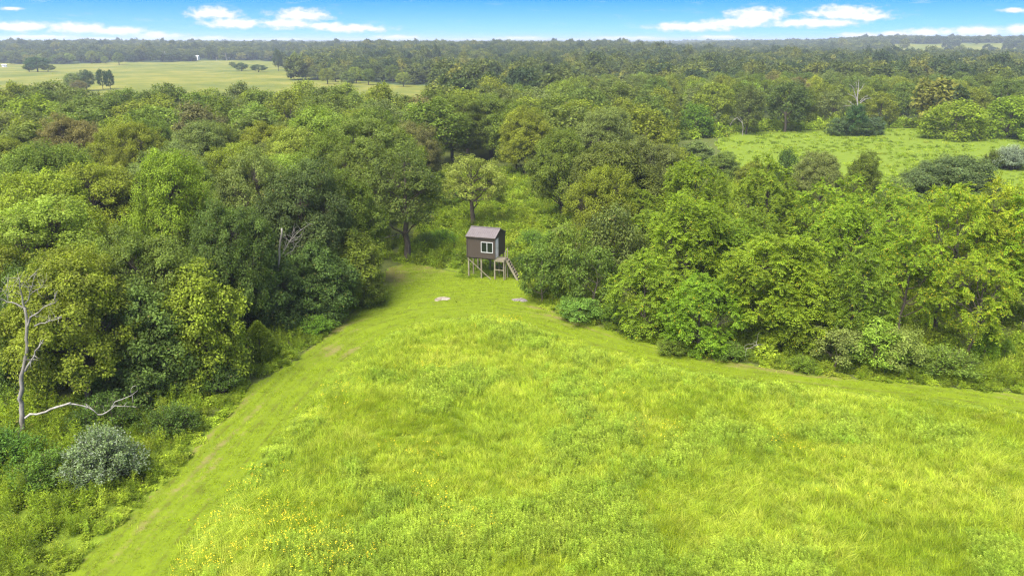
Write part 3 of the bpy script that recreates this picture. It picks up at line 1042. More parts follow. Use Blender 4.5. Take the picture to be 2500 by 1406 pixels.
# tall meadow
x, y = jitter_points(-36, 62, 22, 82, 15.0)
k = inside(MEADOW, x, y) & (np.abs(np.degrees(np.arctan2(x, y))) < 41)
x, y = x[k], y[k]
dE = poly_dist(meadow_line, x, y)
k = rng.random(len(x)) < 0.35 + 0.65 * sstep(0.0, 1.2, dE)
x, y, dE = x[k], y[k], dE[k]
fe = vnoise(x, y, 4.5, 21, 3)
lodge = sstep(0.50, 0.66, vnoise(x, y, 7.5, 33, 2) + 0.10 * sstep(2, 20, x))
is_f = fe > 0.63 + 0.05 * rng.normal(size=len(x))
idx = np.where(is_f, rng.integers(4, 6, len(x)), rng.integers(0, 3, len(x)))
idx = np.where(~is_f & (rng.random(len(x)) < 0.35 + 0.5 * lodge), 3, idx)
tdir = vnoise(x, y, 6, 44, 2) * 12.0
tamt = np.where(is_f, 0.12, 0.12 + 0.45 * lodge) * rng.uniform(0.5, 1.2, len(x))
hz = (0.52 + 0.48 * vnoise(x, y, 2.2, 55, 2)) * (0.45 + 0.55 * sstep(0, 2.5, dE)) * rng.uniform(0.85, 1.2, len(x))
meadow_protos = [tuft(1, 38, 0.52, 0.20, 0.5, 0.019, M_GRASS), tuft(2, 34, 0.62, 0.17, 0.34, 0.017, M_GRASS), tuft(3, 42, 0.42, 0.24, 0.7, 0.021, M_GRASS), tuft(4, 36, 0.56, 0.22, 1.0, 0.018, M_GRASS),
                 feathery(5, 14, 0.62, 0.22, M_FEATHER, 34, 0.085), feathery(6, 12, 0.75, 0.2, M_FEATHER, 36, 0.085)]
finish_scatter('meadow_grass', 'tall yellow green meadow grass with feathery darker patches', 'grass', x, y, meadow_protos, 0.85, 1.3, idx, tilt_dir=tdir, tilt_amt=tamt, zs=hz)

# mown turf
x, y = jitter_points(-36, 62, 24, 86, 22.0)
k = inside(OUTER, x, y) & ~inside(MEADOW, x, y) & (np.abs(np.degrees(np.arctan2(x, y))) < 41)
x, y = x[k], y[k]
w_ = np.clip(1 - poly_dist(outer_line, x, y) / 2.0, 0, 1)
dm_ = poly_dist(meadow_line, x, y) + (vnoise(x, y, 9, 63, 2) - 0.5) * 0.5
rut = np.zeros(len(x))
for c_ in (0.9, 2.35, 3.1, 4.5):
    rut = np.maximum(rut, np.exp(-((dm_ - c_) / 0.20) ** 2))
stripe = 0.5 + 0.5 * np.sin(dm_ * 5.2 + 3 * vnoise(x, y, 14, 64, 2))
k = rng.random(len(x)) < (0.35 + 0.65 * sstep(0.3, 0.5, vnoise(x, y, 1.6, 61, 3))) * (1 - 0.5 * w_) * (1 - 0.95 * rut * (0.35 + 0.65 * vnoise(x, y, 7, 65, 2))) * (0.55 + 0.45 * stripe)
x, y = x[k], y[k]
lawn = [tuft(11, 16, 0.11, 0.17, 0.8, 0.022, M_LAWN, segs=1), tuft(12, 14, 0.14, 0.16, 0.7, 0.02, M_LAWN, segs=1)]
finish_scatter('mown_turf', 'short bright green turf of the mown strip', 'grass', x, y, lawn, 0.8, 1.35)

# rough weeds along the wood edges
x, y = jitter_points(-60, 70, 20, 110, 6.0)
dO = poly_dist(outer_line, x, y)
outside = ~inside(OUTER, x, y)
brushz = inside(BRUSH, x, y)
k = (outside & ((dO < 4.5) | ((x < 0) & (y < 47) & (dO < 16))) & (y < 75)) & (rng.random(len(x)) < np.where(dO < 1.2, 1.0, 0.8)) & ~brushz
x1, y1 = x[k], y[k]
weeds = [tuft(21, 26, 0.85, 0.25, 0.35, 0.03, M_BRUSH), feathery(22, 14, 1.1, 0.3, M_BRUSH, 26, 0.16), feathery(23, 9, 1.5, 0.22, M_BRUSH, 30, 0.15), bushlet(24, 420, 0.7, 0.6, 0.15, M_BRUSH)]
cx_, cy_ = G(1176, 676)
xa_, ya_ = cx_ + rng.uniform(-2.4, 3.4, 90), cy_ + rng.uniform(-0.4, 3.2, 90)
x1, y1 = np.concatenate([x1, xa_]), np.concatenate([y1, ya_])
dd_ = poly_dist(outer_line, x1, y1)
dd_[-90:] = 0.5
finish_scatter('edge_weeds', 'rank green weeds along the wood edge', 'weeds', x1, y1, weeds, 0.6, 1.15, zs=(0.35 + 0.75 * sstep(0, 2.5, dd_)))

# leafy brush behind the cabin, in the hedge bottom and on the wood margins
x, y = jitter_points(-70, 75, 28, 150, 1.35)
dO = poly_dist(outer_line, x, y)
out_ = ~inside(OUTER, x, y)
bz = inside(BRUSH, x, y)
hd = inside(HEDGE, x, y)
lw = inside(LEFTWOOD, x, y)
k = out_ & (bz | (hd & (rng.random(len(x)) < 0.42)) | (lw & ((dO < 9) | (y < 64)) & (rng.random(len(x)) < 0.8)) | (lw & (rng.random(len(x)) < 0.10)))
k &= ~((dO < 1.6) & ~bz)
kx, ky = G(1190, 680)
k &= np.hypot(x - kx, y - ky) > 3.4
x2, y2 = x[k], y[k]
back = [G(*p) for p in [(1660, 334), (1760, 321), (2000, 315), (2230, 309), (2500, 330), (2700, 340)]]
xb, yb = jitter_points(20, 190, 195, 262, 0.35)
kb = (poly_dist(back, xb, yb) < 7) & ~inside(PASTURE, xb, yb)
x2, y2 = np.concatenate([x2, xb[kb]]), np.concatenate([y2, yb[kb]])
clumps = [bushlet(31, 520, 0.9, 0.85, 0.17, M_BRUSH), bushlet(32, 620, 1.15, 0.9, 0.2, M_BRUSH), bushlet(33, 420, 0.6, 0.9, 0.15, M_BRUSH), feathery(34, 16, 1.3, 0.4, M_BRUSH, 28, 0.17)]
finish_scatter('undergrowth', 'leafy green brush and vines under the wood margins and behind the cabin', 'undergrowth', x2, y2, clumps, 0.6 + 1.0 * (y2 > 190), 1.35 + 1.6 * (y2 > 190))

# weedy clumps in the far pasture and the glade
x, y = jitter_points(20, 190, 100, 225, 0.42)
k = inside(PASTURE, x, y) & (rng.random(len(x)) < 0.25 + 0.75 * sstep(0.45, 0.6, vnoise(x, y, 9, 71, 3)))
x3, y3 = x[k], y[k]
pc = [bushlet(41, 160, 0.38, 0.6, 0.16, M_BRUSH), bushlet(42, 120, 0.25, 0.7, 0.15, M_BRUSH), tuft(43, 40, 0.6, 0.5, 0.5, 0.07, M_BRUSH)]
finish_scatter('pasture_weeds', 'low weed clumps dotting the green pasture behind the hedge trees', 'weeds', x3, y3, pc, 0.6, 1.3)

# yellow wildflowers
M_PETAL = solid_material('petal', (0.75, 0.50, 0.01), (0.80, 0.60, 0.02), 20, 0.6)


def flower_sprig(seed, n):
    r = np.random.default_rng(seed)
    a = Acc()
    for i in range(n):
        c = np.array([r.normal() * .12, r.normal() * .12, r.uniform(0.5, 0.72)])
        w = r.uniform(0.016, 0.027)
        nrm = unit(np.array([r.normal() * .4, r.normal() * .4, 1.0]))
        u = unit(np.cross(nrm, [1, 0, 0]))
        v = np.cross(nrm, u)
        th = np.arange(6) / 6 * 6.283
        V = [c + (u * math.cos(q) + v * math.sin(q)) * w for q in th] + [c + nrm * 0.008]
        a.add(V, [[0, 1, 6, 6], [1, 2, 6, 6], [2, 3, 6, 6], [3, 4, 6, 6], [4, 5, 6, 6], [5, 0, 6, 6]])
    return a.mesh('flower_sprig', M_PETAL)


fl = [(570, 1215, 1.5, 24), (520, 1255, 1.2, 18), (605, 1180, 0.9, 12), (700, 1300, 1.0, 32), (730, 1330, 0.9, 24), (680, 1285, 1.0, 14), (490, 1392, 0.9, 30), (820, 1370, 1.0, 40), (830, 965, 1.5, 20),
      (1606, 1056, 0.8, 12), (1042, 1206, 0.8, 12), (1120, 1296, 1.0, 14), (1906, 1104, 0.7, 9), (1228, 797, 0.9, 20), (1030, 900, 2.0, 16), (1500, 980, 1.6, 10), (1010, 1110, 1.0, 12), (2100, 1200, 1.5, 10)]
fx_, fy_ = [], []
for (px, py, s, n) in fl:
    p = G(px, py)
    fx_ += list(p[0] + rng.normal(0, s, n))
    fy_ += list(p[1] + rng.normal(0, s, n))
fx_, fy_ = np.array(fx_), np.array(fy_)
k = inside(MEADOW, fx_, fy_)
finish_scatter('wildflowers', 'small yellow wildflowers in patches of the meadow', 'flowers', fx_[k], fy_[k], [flower_sprig(1, 6), flower_sprig(2, 4)], 0.9, 1.3)
#REST
# ------------------------------------------------------------------ the hunting cabin on posts
def wall_material(name, c1, c2):
    m, t, out = new_mat(name)
    tcn = N(t, 'ShaderNodeTexCoord')
    n = noise(t, vmath(t, 'MULTIPLY', tcn.outputs['Object'], (6, 6, 0.8)), 3.0, 4, 0.6)
    n2 = noise(t, tcn.outputs['Object'], 1.2, 3, 0.6)
    f = math_node(t, 'ADD', math_node(t, 'MULTIPLY', n, 0.5), math_node(t, 'MULTIPLY', n2, 0.5))
    c = ramp(t, f, [(0.35, c1), (0.65, c2)])
    p = pbsdf(t, c, 0.55, 0.3)
    t.links.new(p.outputs[0], out.inputs['Surface'])
    return m


M_SIDING = wall_material('brown_siding', (0.060, 0.046, 0.035), (0.067, 0.051, 0.040))
M_ROOF = solid_material('brown_metal_roof', (0.125, 0.106, 0.104), (0.150, 0.128, 0.125), 2.0, 0.7, 0.2, metal=0.0)
M_TRIM = solid_material('brown_trim', (0.050, 0.038, 0.030), (0.060, 0.046, 0.036), 5, 0.5)
M_WHITE = solid_material('white_paint', (0.42, 0.42, 0.42), (0.48, 0.48, 0.47), 3, 0.4)
M_DOORW = solid_material('door_paint', (0.74, 0.68, 0.70), (0.80, 0.74, 0.76), 2, 0.4)
M_LUMBER = solid_material('treated_lumber', (0.16, 0.138, 0.092), (0.26, 0.23, 0.16), 2.5, 0.8, 0.2, stretch=(4, 4, 0.8), bump=0.3)
M_DECK = solid_material('weathered_boards', (0.13, 0.108, 0.075), (0.21, 0.18, 0.13), 3.0, 0.8, 0.2, stretch=(1, 5, 1), bump=0.3)
M_GLASS, _t, _o = new_mat('window_glass')
_p = pbsdf(_t, (0.014, 0.020, 0.010), 0.2, 0.06)
_t.links.new(_p.outputs[0], _o.inputs['Surface'])
M_STEEL = solid_material('knob_metal', (0.5, 0.5, 0.5), (0.6, 0.6, 0.6), 3, 0.3, metal=1.0)


def part(name, acc, mat, parent, smooth=False):
    return obj(name, acc.mesh(name, mat, smooth), parent)


def one_box(name, mat, parent, cx, cy, cz, sx, sy, sz):
    a = Acc()
    a.box(cx, cy, cz, sx, sy, sz)
    return part(name, a, mat, parent)


def one_beam(name, mat, parent, p, q, w, d, up=(0, 0, 1)):
    a = Acc()
    a.beam(p, q, w, d, up)
    return part(name, a, mat, parent)


# local frame: x along the front wall (0 at the door-side front corner, negative to the far side), y into the building
cx0, cy0 = G(1208.6, 683.5)
YAW = R(18.5)                       # front wall turns away to the far side
cab = thing('hunting_cabin', 'small brown cabin with metal roof raised on wooden posts', 'cabin', (cx0, cy0, float(height(cx0, cy0))), -YAW)
LW_, DP, FL, EV, RG = 3.05, 3.05, 2.20, 4.42, 5.04
# walls, each a panel with vertical grooves between boards
w = Acc()
nb = 20
bw = LW_ / nb
for i in range(nb):
    xa = -LW_ + i * bw
    wx0, wx1, wz0, wz1 = -1.50, -0.20, 2.81, 3.93
    if xa + bw > wx0 and xa < wx1:
        a0, a1 = max(xa, wx0), min(xa + bw, wx1)
        w.box(xa + bw / 2, 0.03, (FL + wz0) / 2, bw - 0.012, 0.05, wz0 - FL)
        w.box(xa + bw / 2, 0.03, (wz1 + EV) / 2, bw - 0.012, 0.05, EV - wz1)
        if xa < wx0:
            w.box((xa + wx0) / 2, 0.03, (wz0 + wz1) / 2, wx0 - xa, 0.05, wz1 - wz0)
        if xa + bw > wx1:
            w.box((xa + bw + wx1) / 2, 0.03, (wz0 + wz1) / 2, xa + bw - wx1, 0.05, wz1 - wz0)
    else:
        w.box(xa + bw / 2, 0.03, (FL + EV) / 2, bw - 0.012, 0.05, EV - FL)
tag(part('front_wall', w, M_SIDING, cab), kind=None)
w = Acc()
dy0, dy1 = 0.10, 0.98               # doorway
for i in range(nb):
    ya = 0.06 + i * (DP - 0.12) / nb
    ym, hw = ya + (DP - 0.12) / nb / 2, (DP - 0.12) / nb - 0.012
    zt = EV + (RG - EV) * (1 - abs(ym - DP / 2) / (DP / 2)) - 0.03
    zb = FL
    if dy0 < ym < dy1:
        zb = 4.18
    w.box(-0.03, ym, (zb + zt) / 2, 0.05, hw, zt - zb)
part('gable_wall', w, M_SIDING, cab)
w = Acc()
for i in range(nb):
    ya = 0.06 + i * (DP - 0.12) / nb
    ym, hw = ya + (DP - 0.12) / nb / 2, (DP - 0.12) / nb - 0.012
    zt = EV + (RG - EV) * (1 - abs(ym - DP / 2) / (DP / 2)) - 0.03
    w.box(-LW_ + 0.03, ym, (FL + zt) / 2, 0.05, hw, zt - FL)
part('gable_wall', w, M_SIDING, cab)
one_box('back_wall', M_SIDING, cab, -LW_ / 2, DP - 0.03, (FL + EV) / 2, LW_ - 0.02, 0.05, EV - FL)
lin = Acc()
lin.box(-LW_ / 2, DP / 2, (FL + EV) / 2, LW_ - 0.14, DP - 0.14, 0.02)
one_box('floor', M_LUMBER, cab, -LW_ / 2, DP / 2, FL + 0.20, LW_ - 0.12, DP - 0.12, 0.06)
# corner boards
for (x_, y_) in ((-0.01, 0.0), (-LW_ + 0.01, 0.0), (-0.01, DP), (-LW_ + 0.01, DP)):
    one_box('corner_trim', M_TRIM, cab, x_, y_, (FL + EV) / 2 - 0.01, 0.10, 0.10, EV - FL - 0.02)
# roof: two slopes with ribs, fascia, ridge cap
ov, ovx = 0.14, 0.10
for sgn in (-1, 1):
    a = Acc()
    y_e = DP / 2 + sgn * (DP / 2 + ov)
    slope = (RG - EV) / (DP / 2)
    z_e = EV - ov * slope + 0.06
    z_r = RG + 0.06
    xm0, xm1 = -LW_ - ovx, ovx
    V = [[xm0, DP / 2, z_r], [xm1, DP / 2, z_r], [xm1, y_e, z_e], [xm0, y_e, z_e]]
    V2 = [[p_[0], p_[1], p_[2] - 0.035] for p_ in V]
    q_ = [[0, 1, 2, 3], [7, 6, 5, 4], [0, 4, 5, 1], [1, 5, 6, 2], [2, 6, 7, 3], [3, 7, 4, 0]]
    a.add(V + V2, q_ if sgn < 0 else [f[::-1] for f in q_])
    nrib = 14
    for i in range(nrib + 1):
        xr = xm0 + 0.03 + (xm1 - xm0 - 0.06) * i / nrib
        a.beam((xr, DP / 2 + sgn * 0.05, z_r - 0.02), (xr, y_e, z_e + 0.008), 0.045, 0.035, (0, 0, 1))
    rf = part('roof_slope', a, M_ROOF, cab)
    one_box('fascia', M_TRIM, rf, (xm0 + xm1) / 2, y_e - sgn * 0.03, z_e - 0.085, xm1 - xm0 - 0.02, 0.03, 0.09)
one_box('ridge_cap', M_ROOF, cab, -LW_ / 2, DP / 2, RG + 0.075, LW_ + 2 * ovx + 0.02, 0.20, 0.03)
for x_ in (ovx - 0.02, -LW_ - ovx + 0.02):
    for sgn in (-1, 1):
        y_e = DP / 2 + sgn * (DP / 2 + ov)
        one_beam('barge_board', M_TRIM, cab, (x_, DP / 2, RG - 0.03), (x_, y_e, EV - ov * slope - 0.03), 0.03, 0.11)
# window
win = thing('window', None, None, (0, 0, 0))
win.parent = cab
xa, xb, za, zb_ = -1.50, -0.20, 2.81, 3.93
tfr = 0.06
one_box('frame', M_WHITE, win, (xa + xb) / 2, -0.012, za + tfr / 2, xb - xa, 0.07, tfr)
one_box('frame', M_WHITE, win, (xa + xb) / 2, -0.012, zb_ - tfr / 2, xb - xa, 0.07, tfr)
for x_ in (xa + tfr / 2, xb - tfr / 2):
    one_box('frame', M_WHITE, win, x_, -0.012, (za + zb_) / 2, tfr, 0.07, zb_ - za - 2 * tfr)
one_box('mullion', M_WHITE, win, (xa + xb) / 2, -0.010, (za + zb_) / 2, tfr, 0.06, zb_ - za - 2 * tfr)
for (x_0, x_1) in ((xa + tfr, (xa + xb) / 2 - tfr / 2), ((xa + xb) / 2 + tfr / 2, xb - tfr)):
    one_box('pane', M_GLASS, win, (x_0 + x_1) / 2, 0.02, (za + zb_) / 2, x_1 - x_0, 0.012, zb_ - za - 2 * tfr)
# door
dr = thing('door', None, None, (0, 0, 0))
dr.parent = cab
one_box('door_panel', M_DOORW, dr, -0.012, (dy0 + dy1) / 2, (FL + 4.14) / 2 + 0.03, 0.05, dy1 - dy0 - 0.12, 4.14 - FL - 0.06)
for y_ in (dy0 + 0.03, dy1 - 0.03):
    one_box('door_frame', M_WHITE, dr, 0.004, y_, (FL + 4.16) / 2, 0.08, 0.06, 4.16 - FL)
one_box('door_frame', M_WHITE, dr, 0.004, (dy0 + dy1) / 2, 4.16 + 0.035, 0.08, dy1 - dy0, 0.07)
for z_ in (2.75, 3.55):
    one_box('panel_moulding', M_DOORW, dr, 0.02, (dy0 + dy1) / 2, z_ + 0.05, 0.016, 0.42, 0.55)
a = Acc()
a.tube([(0.0, dy1 - 0.16, 3.2), (0.06, dy1 - 0.16, 3.2)], [0.03, 0.035], 8)
part('handle', a, M_STEEL, dr)
# joists under the floor
for i in range(7):
    y_ = 0.12 + i * (DP - 0.24) / 6
    one_box('joist', M_LUMBER, cab, -LW_ / 2, y_, FL + 0.095, LW_ - 0.1, 0.045, 0.14)
for y_ in (0.22, DP - 0.22):
    one_box('beam', M_TRIM, cab, -LW_ / 2, y_, FL - 0.06, LW_ - 0.16, 0.06, 0.16)
# posts: front three, back three
for x_ in (-LW_ + 0.10, -LW_ / 2 - 0.03, -0.08):
    for y_ in (0.10, DP - 0.10):
        one_box('post', M_LUMBER, cab, x_, y_ + 0.095 * (1 if y_ < 1 else -1), FL / 2 - 0.13, 0.14, 0.14, FL + 0.30)
for y_ in (DP / 2,):
    for x_ in (-LW_ + 0.10, -0.08):
        one_box('post', M_LUMBER, cab, x_, y_, FL / 2 - 0.13, 0.12, 0.12, FL + 0.30)
# diagonal braces
one_beam('brace', M_LUMBER, cab, (-LW_ + 0.06, -0.02, FL - 0.10), (-0.42, -0.02, 0.02), 0.04, 0.10, (0, 1, 0))
one_beam('brace', M_LUMBER, cab, (-LW_ + 0.10, DP - 0.02, FL - 0.2), (-0.3, DP - 0.02, 0.15), 0.04, 0.10, (0, 1, 0))
one_beam('brace', M_LUMBER, cab, (-LW_ / 2, DP - 0.35, FL - 0.25), (-0.1, DP - 0.35, 0.5), 0.04, 0.10, (0, 1, 0))
# landing outside the door, on its own posts
deck = thing('landing', None, None, (0, 0, 0))
deck.parent = cab
for i in range(7):
    y_ = -0.02 + (i + 0.5) * 0.171
    one_box('plank', M_DECK, deck, 0.50, y_, FL - 0.02 + random.uniform(-.004, .004), 0.94, 0.155, 0.035)
for y_ in (-0.06, 1.22):
    one_box('rim_joist', M_LUMBER, deck, 0.50, y_, FL - 0.13, 0.98, 0.04, 0.17)
one_box('rim_joist', M_LUMBER, deck, 1.00, 0.58, FL - 0.13, 0.04, 1.22, 0.17)
for (x_, y_, zt) in ((0.95, 0.0, FL - 0.22), (0.95, 1.16, FL + 0.95), (0.97, 0.42, FL + 0.85)):
    one_box('deck_post', M_LUMBER, deck, x_ + 0.02, y_, zt / 2 - 0.1, 0.09, 0.09, zt + 0.24)
one_box('deck_rail', M_LUMBER, deck, 0.46, -0.02, 1.10, 0.94, 0.04, 0.09)
# stair running down and away from the landing
stair = thing('stair', None, None, (0, 0, 0))
stair.parent = cab
SX, SY0, SLEN = 1.08, 0.62, 1.25
for y_ in (0.50, 1.16):
    one_beam('stringer', M_LUMBER, stair, (1.02, y_, FL - 0.12), (1.02 + SLEN, y_ + 0.02, 0.02), 0.045, 0.20, (0, 0, 1))
for i in range(8):
    f = (i + 0.6) / 8.4
    one_box('tread', M_DECK, stair, 1.02 + SLEN * f, 0.83, FL - 0.10 - (FL - 0.1) * f, 0.24, 0.62, 0.04)

# two flat stone slabs in the mown clearing
def slab(seed, px, py, rx, ry, cols, label):
    r = np.random.default_rng(seed)
    m = solid_material('stone_' + str(seed), cols[0], cols[1], 2.6, 0.85, 0.2, bump=0.8)
    p = G(px, py)
    n, rings = 26, 6
    V = [[0, 0, 0.06]]
    for j in range(1, rings + 1):
        t = j / rings
        for i in range(n):
            a_ = i / n * 6.283
            w_ = 1 + 0.26 * math.sin(2 * a_ + seed) + 0.16 * math.sin(3 * a_ + 2 * seed) + 0.12 * r.normal() * t
            z_ = 0.06 * (1 - t ** 3) + 0.03 * r.normal() * (1 - t) + (-0.06 if j == rings else 0)
            V.append([rx * t * w_ * math.cos(a_), ry * t * w_ * math.sin(a_), z_])
    F = [[0, 1 + i, 1 + (i + 1) % n] for i in range(n)]
    for j in range(rings - 1):
        for i in range(n):
            a0, b0 = 1 + j * n + i, 1 + j * n + (i + 1) % n
            F.append([a0, a0 + n, b0 + n, b0])
    me = bpy.data.meshes.new('flat_stone')
    me.from_pydata(V, [], F)
    me.materials.append(m)
    o = obj('flat_stone', me, None, (p[0], p[1], float(height(*p)) + 0.02))
    return tag(o, label, 'stone', 'flat stones in the mown clearing')


slab(1, 1079, 730, 0.72, 0.85, ((0.14, 0.10, 0.06), (0.33, 0.29, 0.245)), 'pale tan flat stone lying in the mown clearing before the cabin')
slab(2, 1270, 733, 0.68, 0.72, ((0.11, 0.088, 0.083), (0.26, 0.22, 0.215)), 'grey mauve flat stone in the mown clearing beside the hedge saplings')

# rail fence behind the big trunk
fp, fq_ = G(934, 606), G(985, 592)
fen = thing('rail_fence', 'short wooden rail fence with dark posts at the wood edge', 'fence', (fp[0], fp[1], float(height(*fp))))
vec = np.array([fq_[0] - fp[0], fq_[1] - fp[1]])
for i in range(4):
    q = vec * i / 3
    one_box('post', M_BARK, fen, q[0], q[1], 0.65, 0.14, 0.14, 1.5)
for i in range(3):
    for z_ in (0.45, 0.85, 1.2):
        a0, b0 = vec * i / 3, vec * (i + 1) / 3
        one_beam('rail', M_LUMBER, fen, (a0[0], a0[1] - 0.09, z_), (b0[0], b0[1] - 0.09, z_ + random.uniform(-.03, .03)), 0.05, 0.10)


# ------------------------------------------------------------------ dead wood
def at_depth(px, py, y):
    d = ray(px, py)
    t = y / d[1]
    return np.array([d[0] * t, y, CAM_H + d[2] * t])


def pixel_wood(name, label, depth, strokes, mat, cat='dead tree', seed=1, wob=0.15, group=None, twigs=0):
    """strokes: (list of photo pixels, base radius, tip radius); the first is the trunk"""
    r = np.random.default_rng(seed)
    base = at_depth(*strokes[0][0][0], depth)
    o = thing(name, label, cat, tuple(base), 0.0, group)
    for k, (pts, r0, r1) in enumerate(strokes):
        dd_ = 0.0
        P = []
        drift = r.uniform(-1, 1) * 0.35 if k else 0.0
        for j, (px, py) in enumerate(pts):
            P.append(at_depth(px, py, depth + drift * j) - base)
        P = np.array(P)
        # resample with a little crookedness
        seg = []
        for a0, b0 in zip(P[:-1], P[1:]):
            m = max(2, int(np.linalg.norm(b0 - a0) / 0.35))
            for t in np.arange(m) / m:
                seg.append(a0 + (b0 - a0) * t + r.normal(size=3) * 0.035 * (1 if 0 < t else 0))
        seg.append(P[-1])
        seg = np.array(seg)
        if k == 0:
            seg[0, 2] -= 0.3
        a = Acc()
        a.tube(seg, np.linspace(r0, r1, len(seg)) * 0.8 * (1 + 0.08 * r.normal(size=len(seg))), 7 if r0 > 0.08 else 5)
        for q in range(twigs if k else 0):
            i = r.integers(len(seg) // 3, len(seg))
            d = unit(r.normal(size=3) + np.array([0, 0, 0.4]))
            a.tube(bent(seg[i], seg[i] + d * r.uniform(0.35, 0.95), r, 0.12, 4), [r1 * 0.9 + .006, r1 * .7 + .004, 0.008, 0.004], 3)
        part('trunk' if k == 0 else 'branch', a, mat, o, True)
    return o


pixel_wood('dead_tree', 'tall bare pale dead tree standing at the wood edge above the silvery bush', G(57, 1078)[1], [
    ([(57, 1078), (53, 1000), (52, 930), (60, 886), (67, 843), (64, 828), (66, 790), (60, 750)], 0.20, 0.09),
    ([(62, 905), (78, 878), (95, 848), (106, 829)], 0.10, 0.035),
    ([(60, 752), (40, 742), (18, 738), (0, 728), (-16, 700)], 0.07, 0.02),
    ([(60, 752), (54, 722), (48, 700), (46, 678)], 0.07, 0.015),
    ([(62, 740), (72, 722), (78, 700), (84, 668)], 0.06, 0.014),
    ([(66, 800), (74, 775), (84, 769), (107, 750), (135, 739), (140, 710)], 0.085, 0.015),
    ([(84, 796), (110, 789), (135, 780), (151, 775)], 0.06, 0.018),
    ([(72, 722), (92, 706), (108, 690)], 0.035, 0.01),
    ([(20, 738), (14, 715), (20, 690)], 0.03, 0.01)], M_DEADG, twigs=10)
D_L = G(57, 1078)[1] - 0.9
pixel_wood('fallen_limb', 'long bleached dead limb arching across the dark wood edge', D_L, [
    ([(60, 1009), (90, 1011), (125, 998), (172, 983)], 0.085, 0.07),
    ([(166, 986), (190, 988), (215, 994), (241, 1013)], 0.07, 0.03),
    ([(238, 1012), (259, 1007), (280, 990), (323, 992)], 0.06, 0.02),
    ([(272, 994), (280, 981), (297, 975), (323, 964), (320, 949)], 0.045, 0.015)], M_DEAD, 'dead branch', 3, twigs=3)
pixel_wood('dead_snag', 'broken pinkish grey snag with a tangle of bare branches in the wood', 63.5, [
    ([(676, 828), (679, 700), (681, 640), (682, 610), (686, 580), (688, 558)], 0.13, 0.09),
    ([(690, 620), (706, 590), (725, 570), (745, 555), (757, 547)], 0.05, 0.012),
    ([(700, 600), (715, 575), (718, 560)], 0.035, 0.01),
    ([(706, 592), (722, 586), (738, 570)], 0.03, 0.01),
    ([(692, 612), (700, 585), (695, 565)], 0.03, 0.01),
    ([(695, 625), (715, 612), (722, 596)], 0.03, 0.01)], M_DEADG, seed=5, twigs=7)
DV = G(2095, 318)[1]
pixel_wood('dead_tree', 'bare silver dead tree rising from a mound of vines behind the pasture', DV, [
    ([(2095, 316), (2094, 270), (2093, 240), (2096, 215), (2097, 195)], 0.42, 0.06),
    ([(2093, 250), (2086, 225), (2080, 210), (2074, 207)], 0.20, 0.05),
    ([(2094, 248), (2085, 236), (2070, 230)], 0.15, 0.05),
    ([(2100, 252), (2112, 243), (2122, 240), (2130, 241)], 0.16, 0.05),
    ([(2100, 248), (2110, 238), (2119, 235)], 0.12, 0.04),
    ([(2092, 262), (2078, 252), (2070, 246)], 0.14, 0.05),
    ([(2090, 264), (2075, 259), (2058, 260)], 0.13, 0.04),
    ([(2097, 225), (2106, 212), (2110, 205)], 0.10, 0.04),
    ([(2096, 230), (2090, 212), (2092, 198)], 0.08, 0.03)], M_DEAD, seed=7, twigs=4)
DB = G(1816, 328)[1] - 3
pixel_wood('dead_branch', 'pale arched dead branch hanging from the olive tree beside the pasture', DB, [
    ([(1813, 330), (1814, 310), (1812, 298)], 0.14, 0.10),
    ([(1812, 300), (1800, 288), (1788, 296), (1782, 308)], 0.14, 0.05),
    ([(1812, 296), (1805, 286), (1794, 290)], 0.10, 0.04)], M_DEADG, 'dead branch', seed=8, twigs=5)
pixel_wood('fallen_branch', 'small bleached brush branch arching out of the hedge bottom', G(1850, 880)[1] , [
    ([(1862, 868), (1850, 848), (1838, 840), (1820, 842)], 0.022, 0.008),
    ([(1852, 846), (1846, 836), (1848, 832)], 0.02, 0.008),
    ([(1845, 841), (1830, 850), (1818, 852)], 0.02, 0.008)], M_DEAD, 'dead branch', seed=9, twigs=4)

# ------------------------------------------------------------------ trees placed one by one
def depth_of(x, y, z=6.0):
    return y * math.cos(PITCH) - (z - CAM_H) * math.sin(PITCH)


def hero(kind, mode, px, py, h, wpx, color, name, label, short, cat='tree', group=None, variant=None):
    x, y = top_at(px, py, h) if mode == 't' else G(px, py)
    rad = wpx / 2 / FPX * depth_of(x, y, h * .6)
    return plant(kind, x, y, h, rad, color, name, label, cat, group, short, variant)


# near wood on the far side of the mown strip
hero('oak', 't', 60, 482, 12.0, 330, PALE, 'oak_tree', 'pale olive oak leaning over the tall bare dead tree', 'the pale olive oak')
hero('oak', 't', 100, 352, 13.0, 270, (0.115, 0.150, 0.024), 'oak_tree', 'broad round topped yellow olive oak beside the small bare glade', 'the round yellow olive oak')
hero('oak', 't', 400, 366, 14.0, 235, BRIGHT, 'oak_tree', 'tall bright green oak standing above its neighbours in the near wood', 'the tall bright green oak', variant=2)
hero('oak', 'b', 215, 1000, 11.5, 330, OLIVE, 'oak_tree', 'olive oak whose trunk shows behind the bleached limb', 'the oak behind the bleached limb')
hero('oak', 't', 330, 545, 11.5, 260, (0.098, 0.132, 0.025), 'oak_tree', 'leafy mid green oak in front of the tall bright green oak', 'the leafy mid green oak')
hero('bushy', 't', 455, 635, 9.2, 260, OLIVE, 'oak_tree', 'low spreading olive oak overhanging the rough weeds', 'the low spreading olive oak')
hero('bushy', 't', 330, 690, 8.2, 250, (0.092, 0.128, 0.026), 'oak_tree', 'drooping olive oak overhanging the silvery bush', 'the drooping oak by the silvery bush')
hero('oak', 't', 610, 366, 14.0, 200, GREY, 'oak_tree', 'grey green oak behind the broken snag', 'the grey green oak')
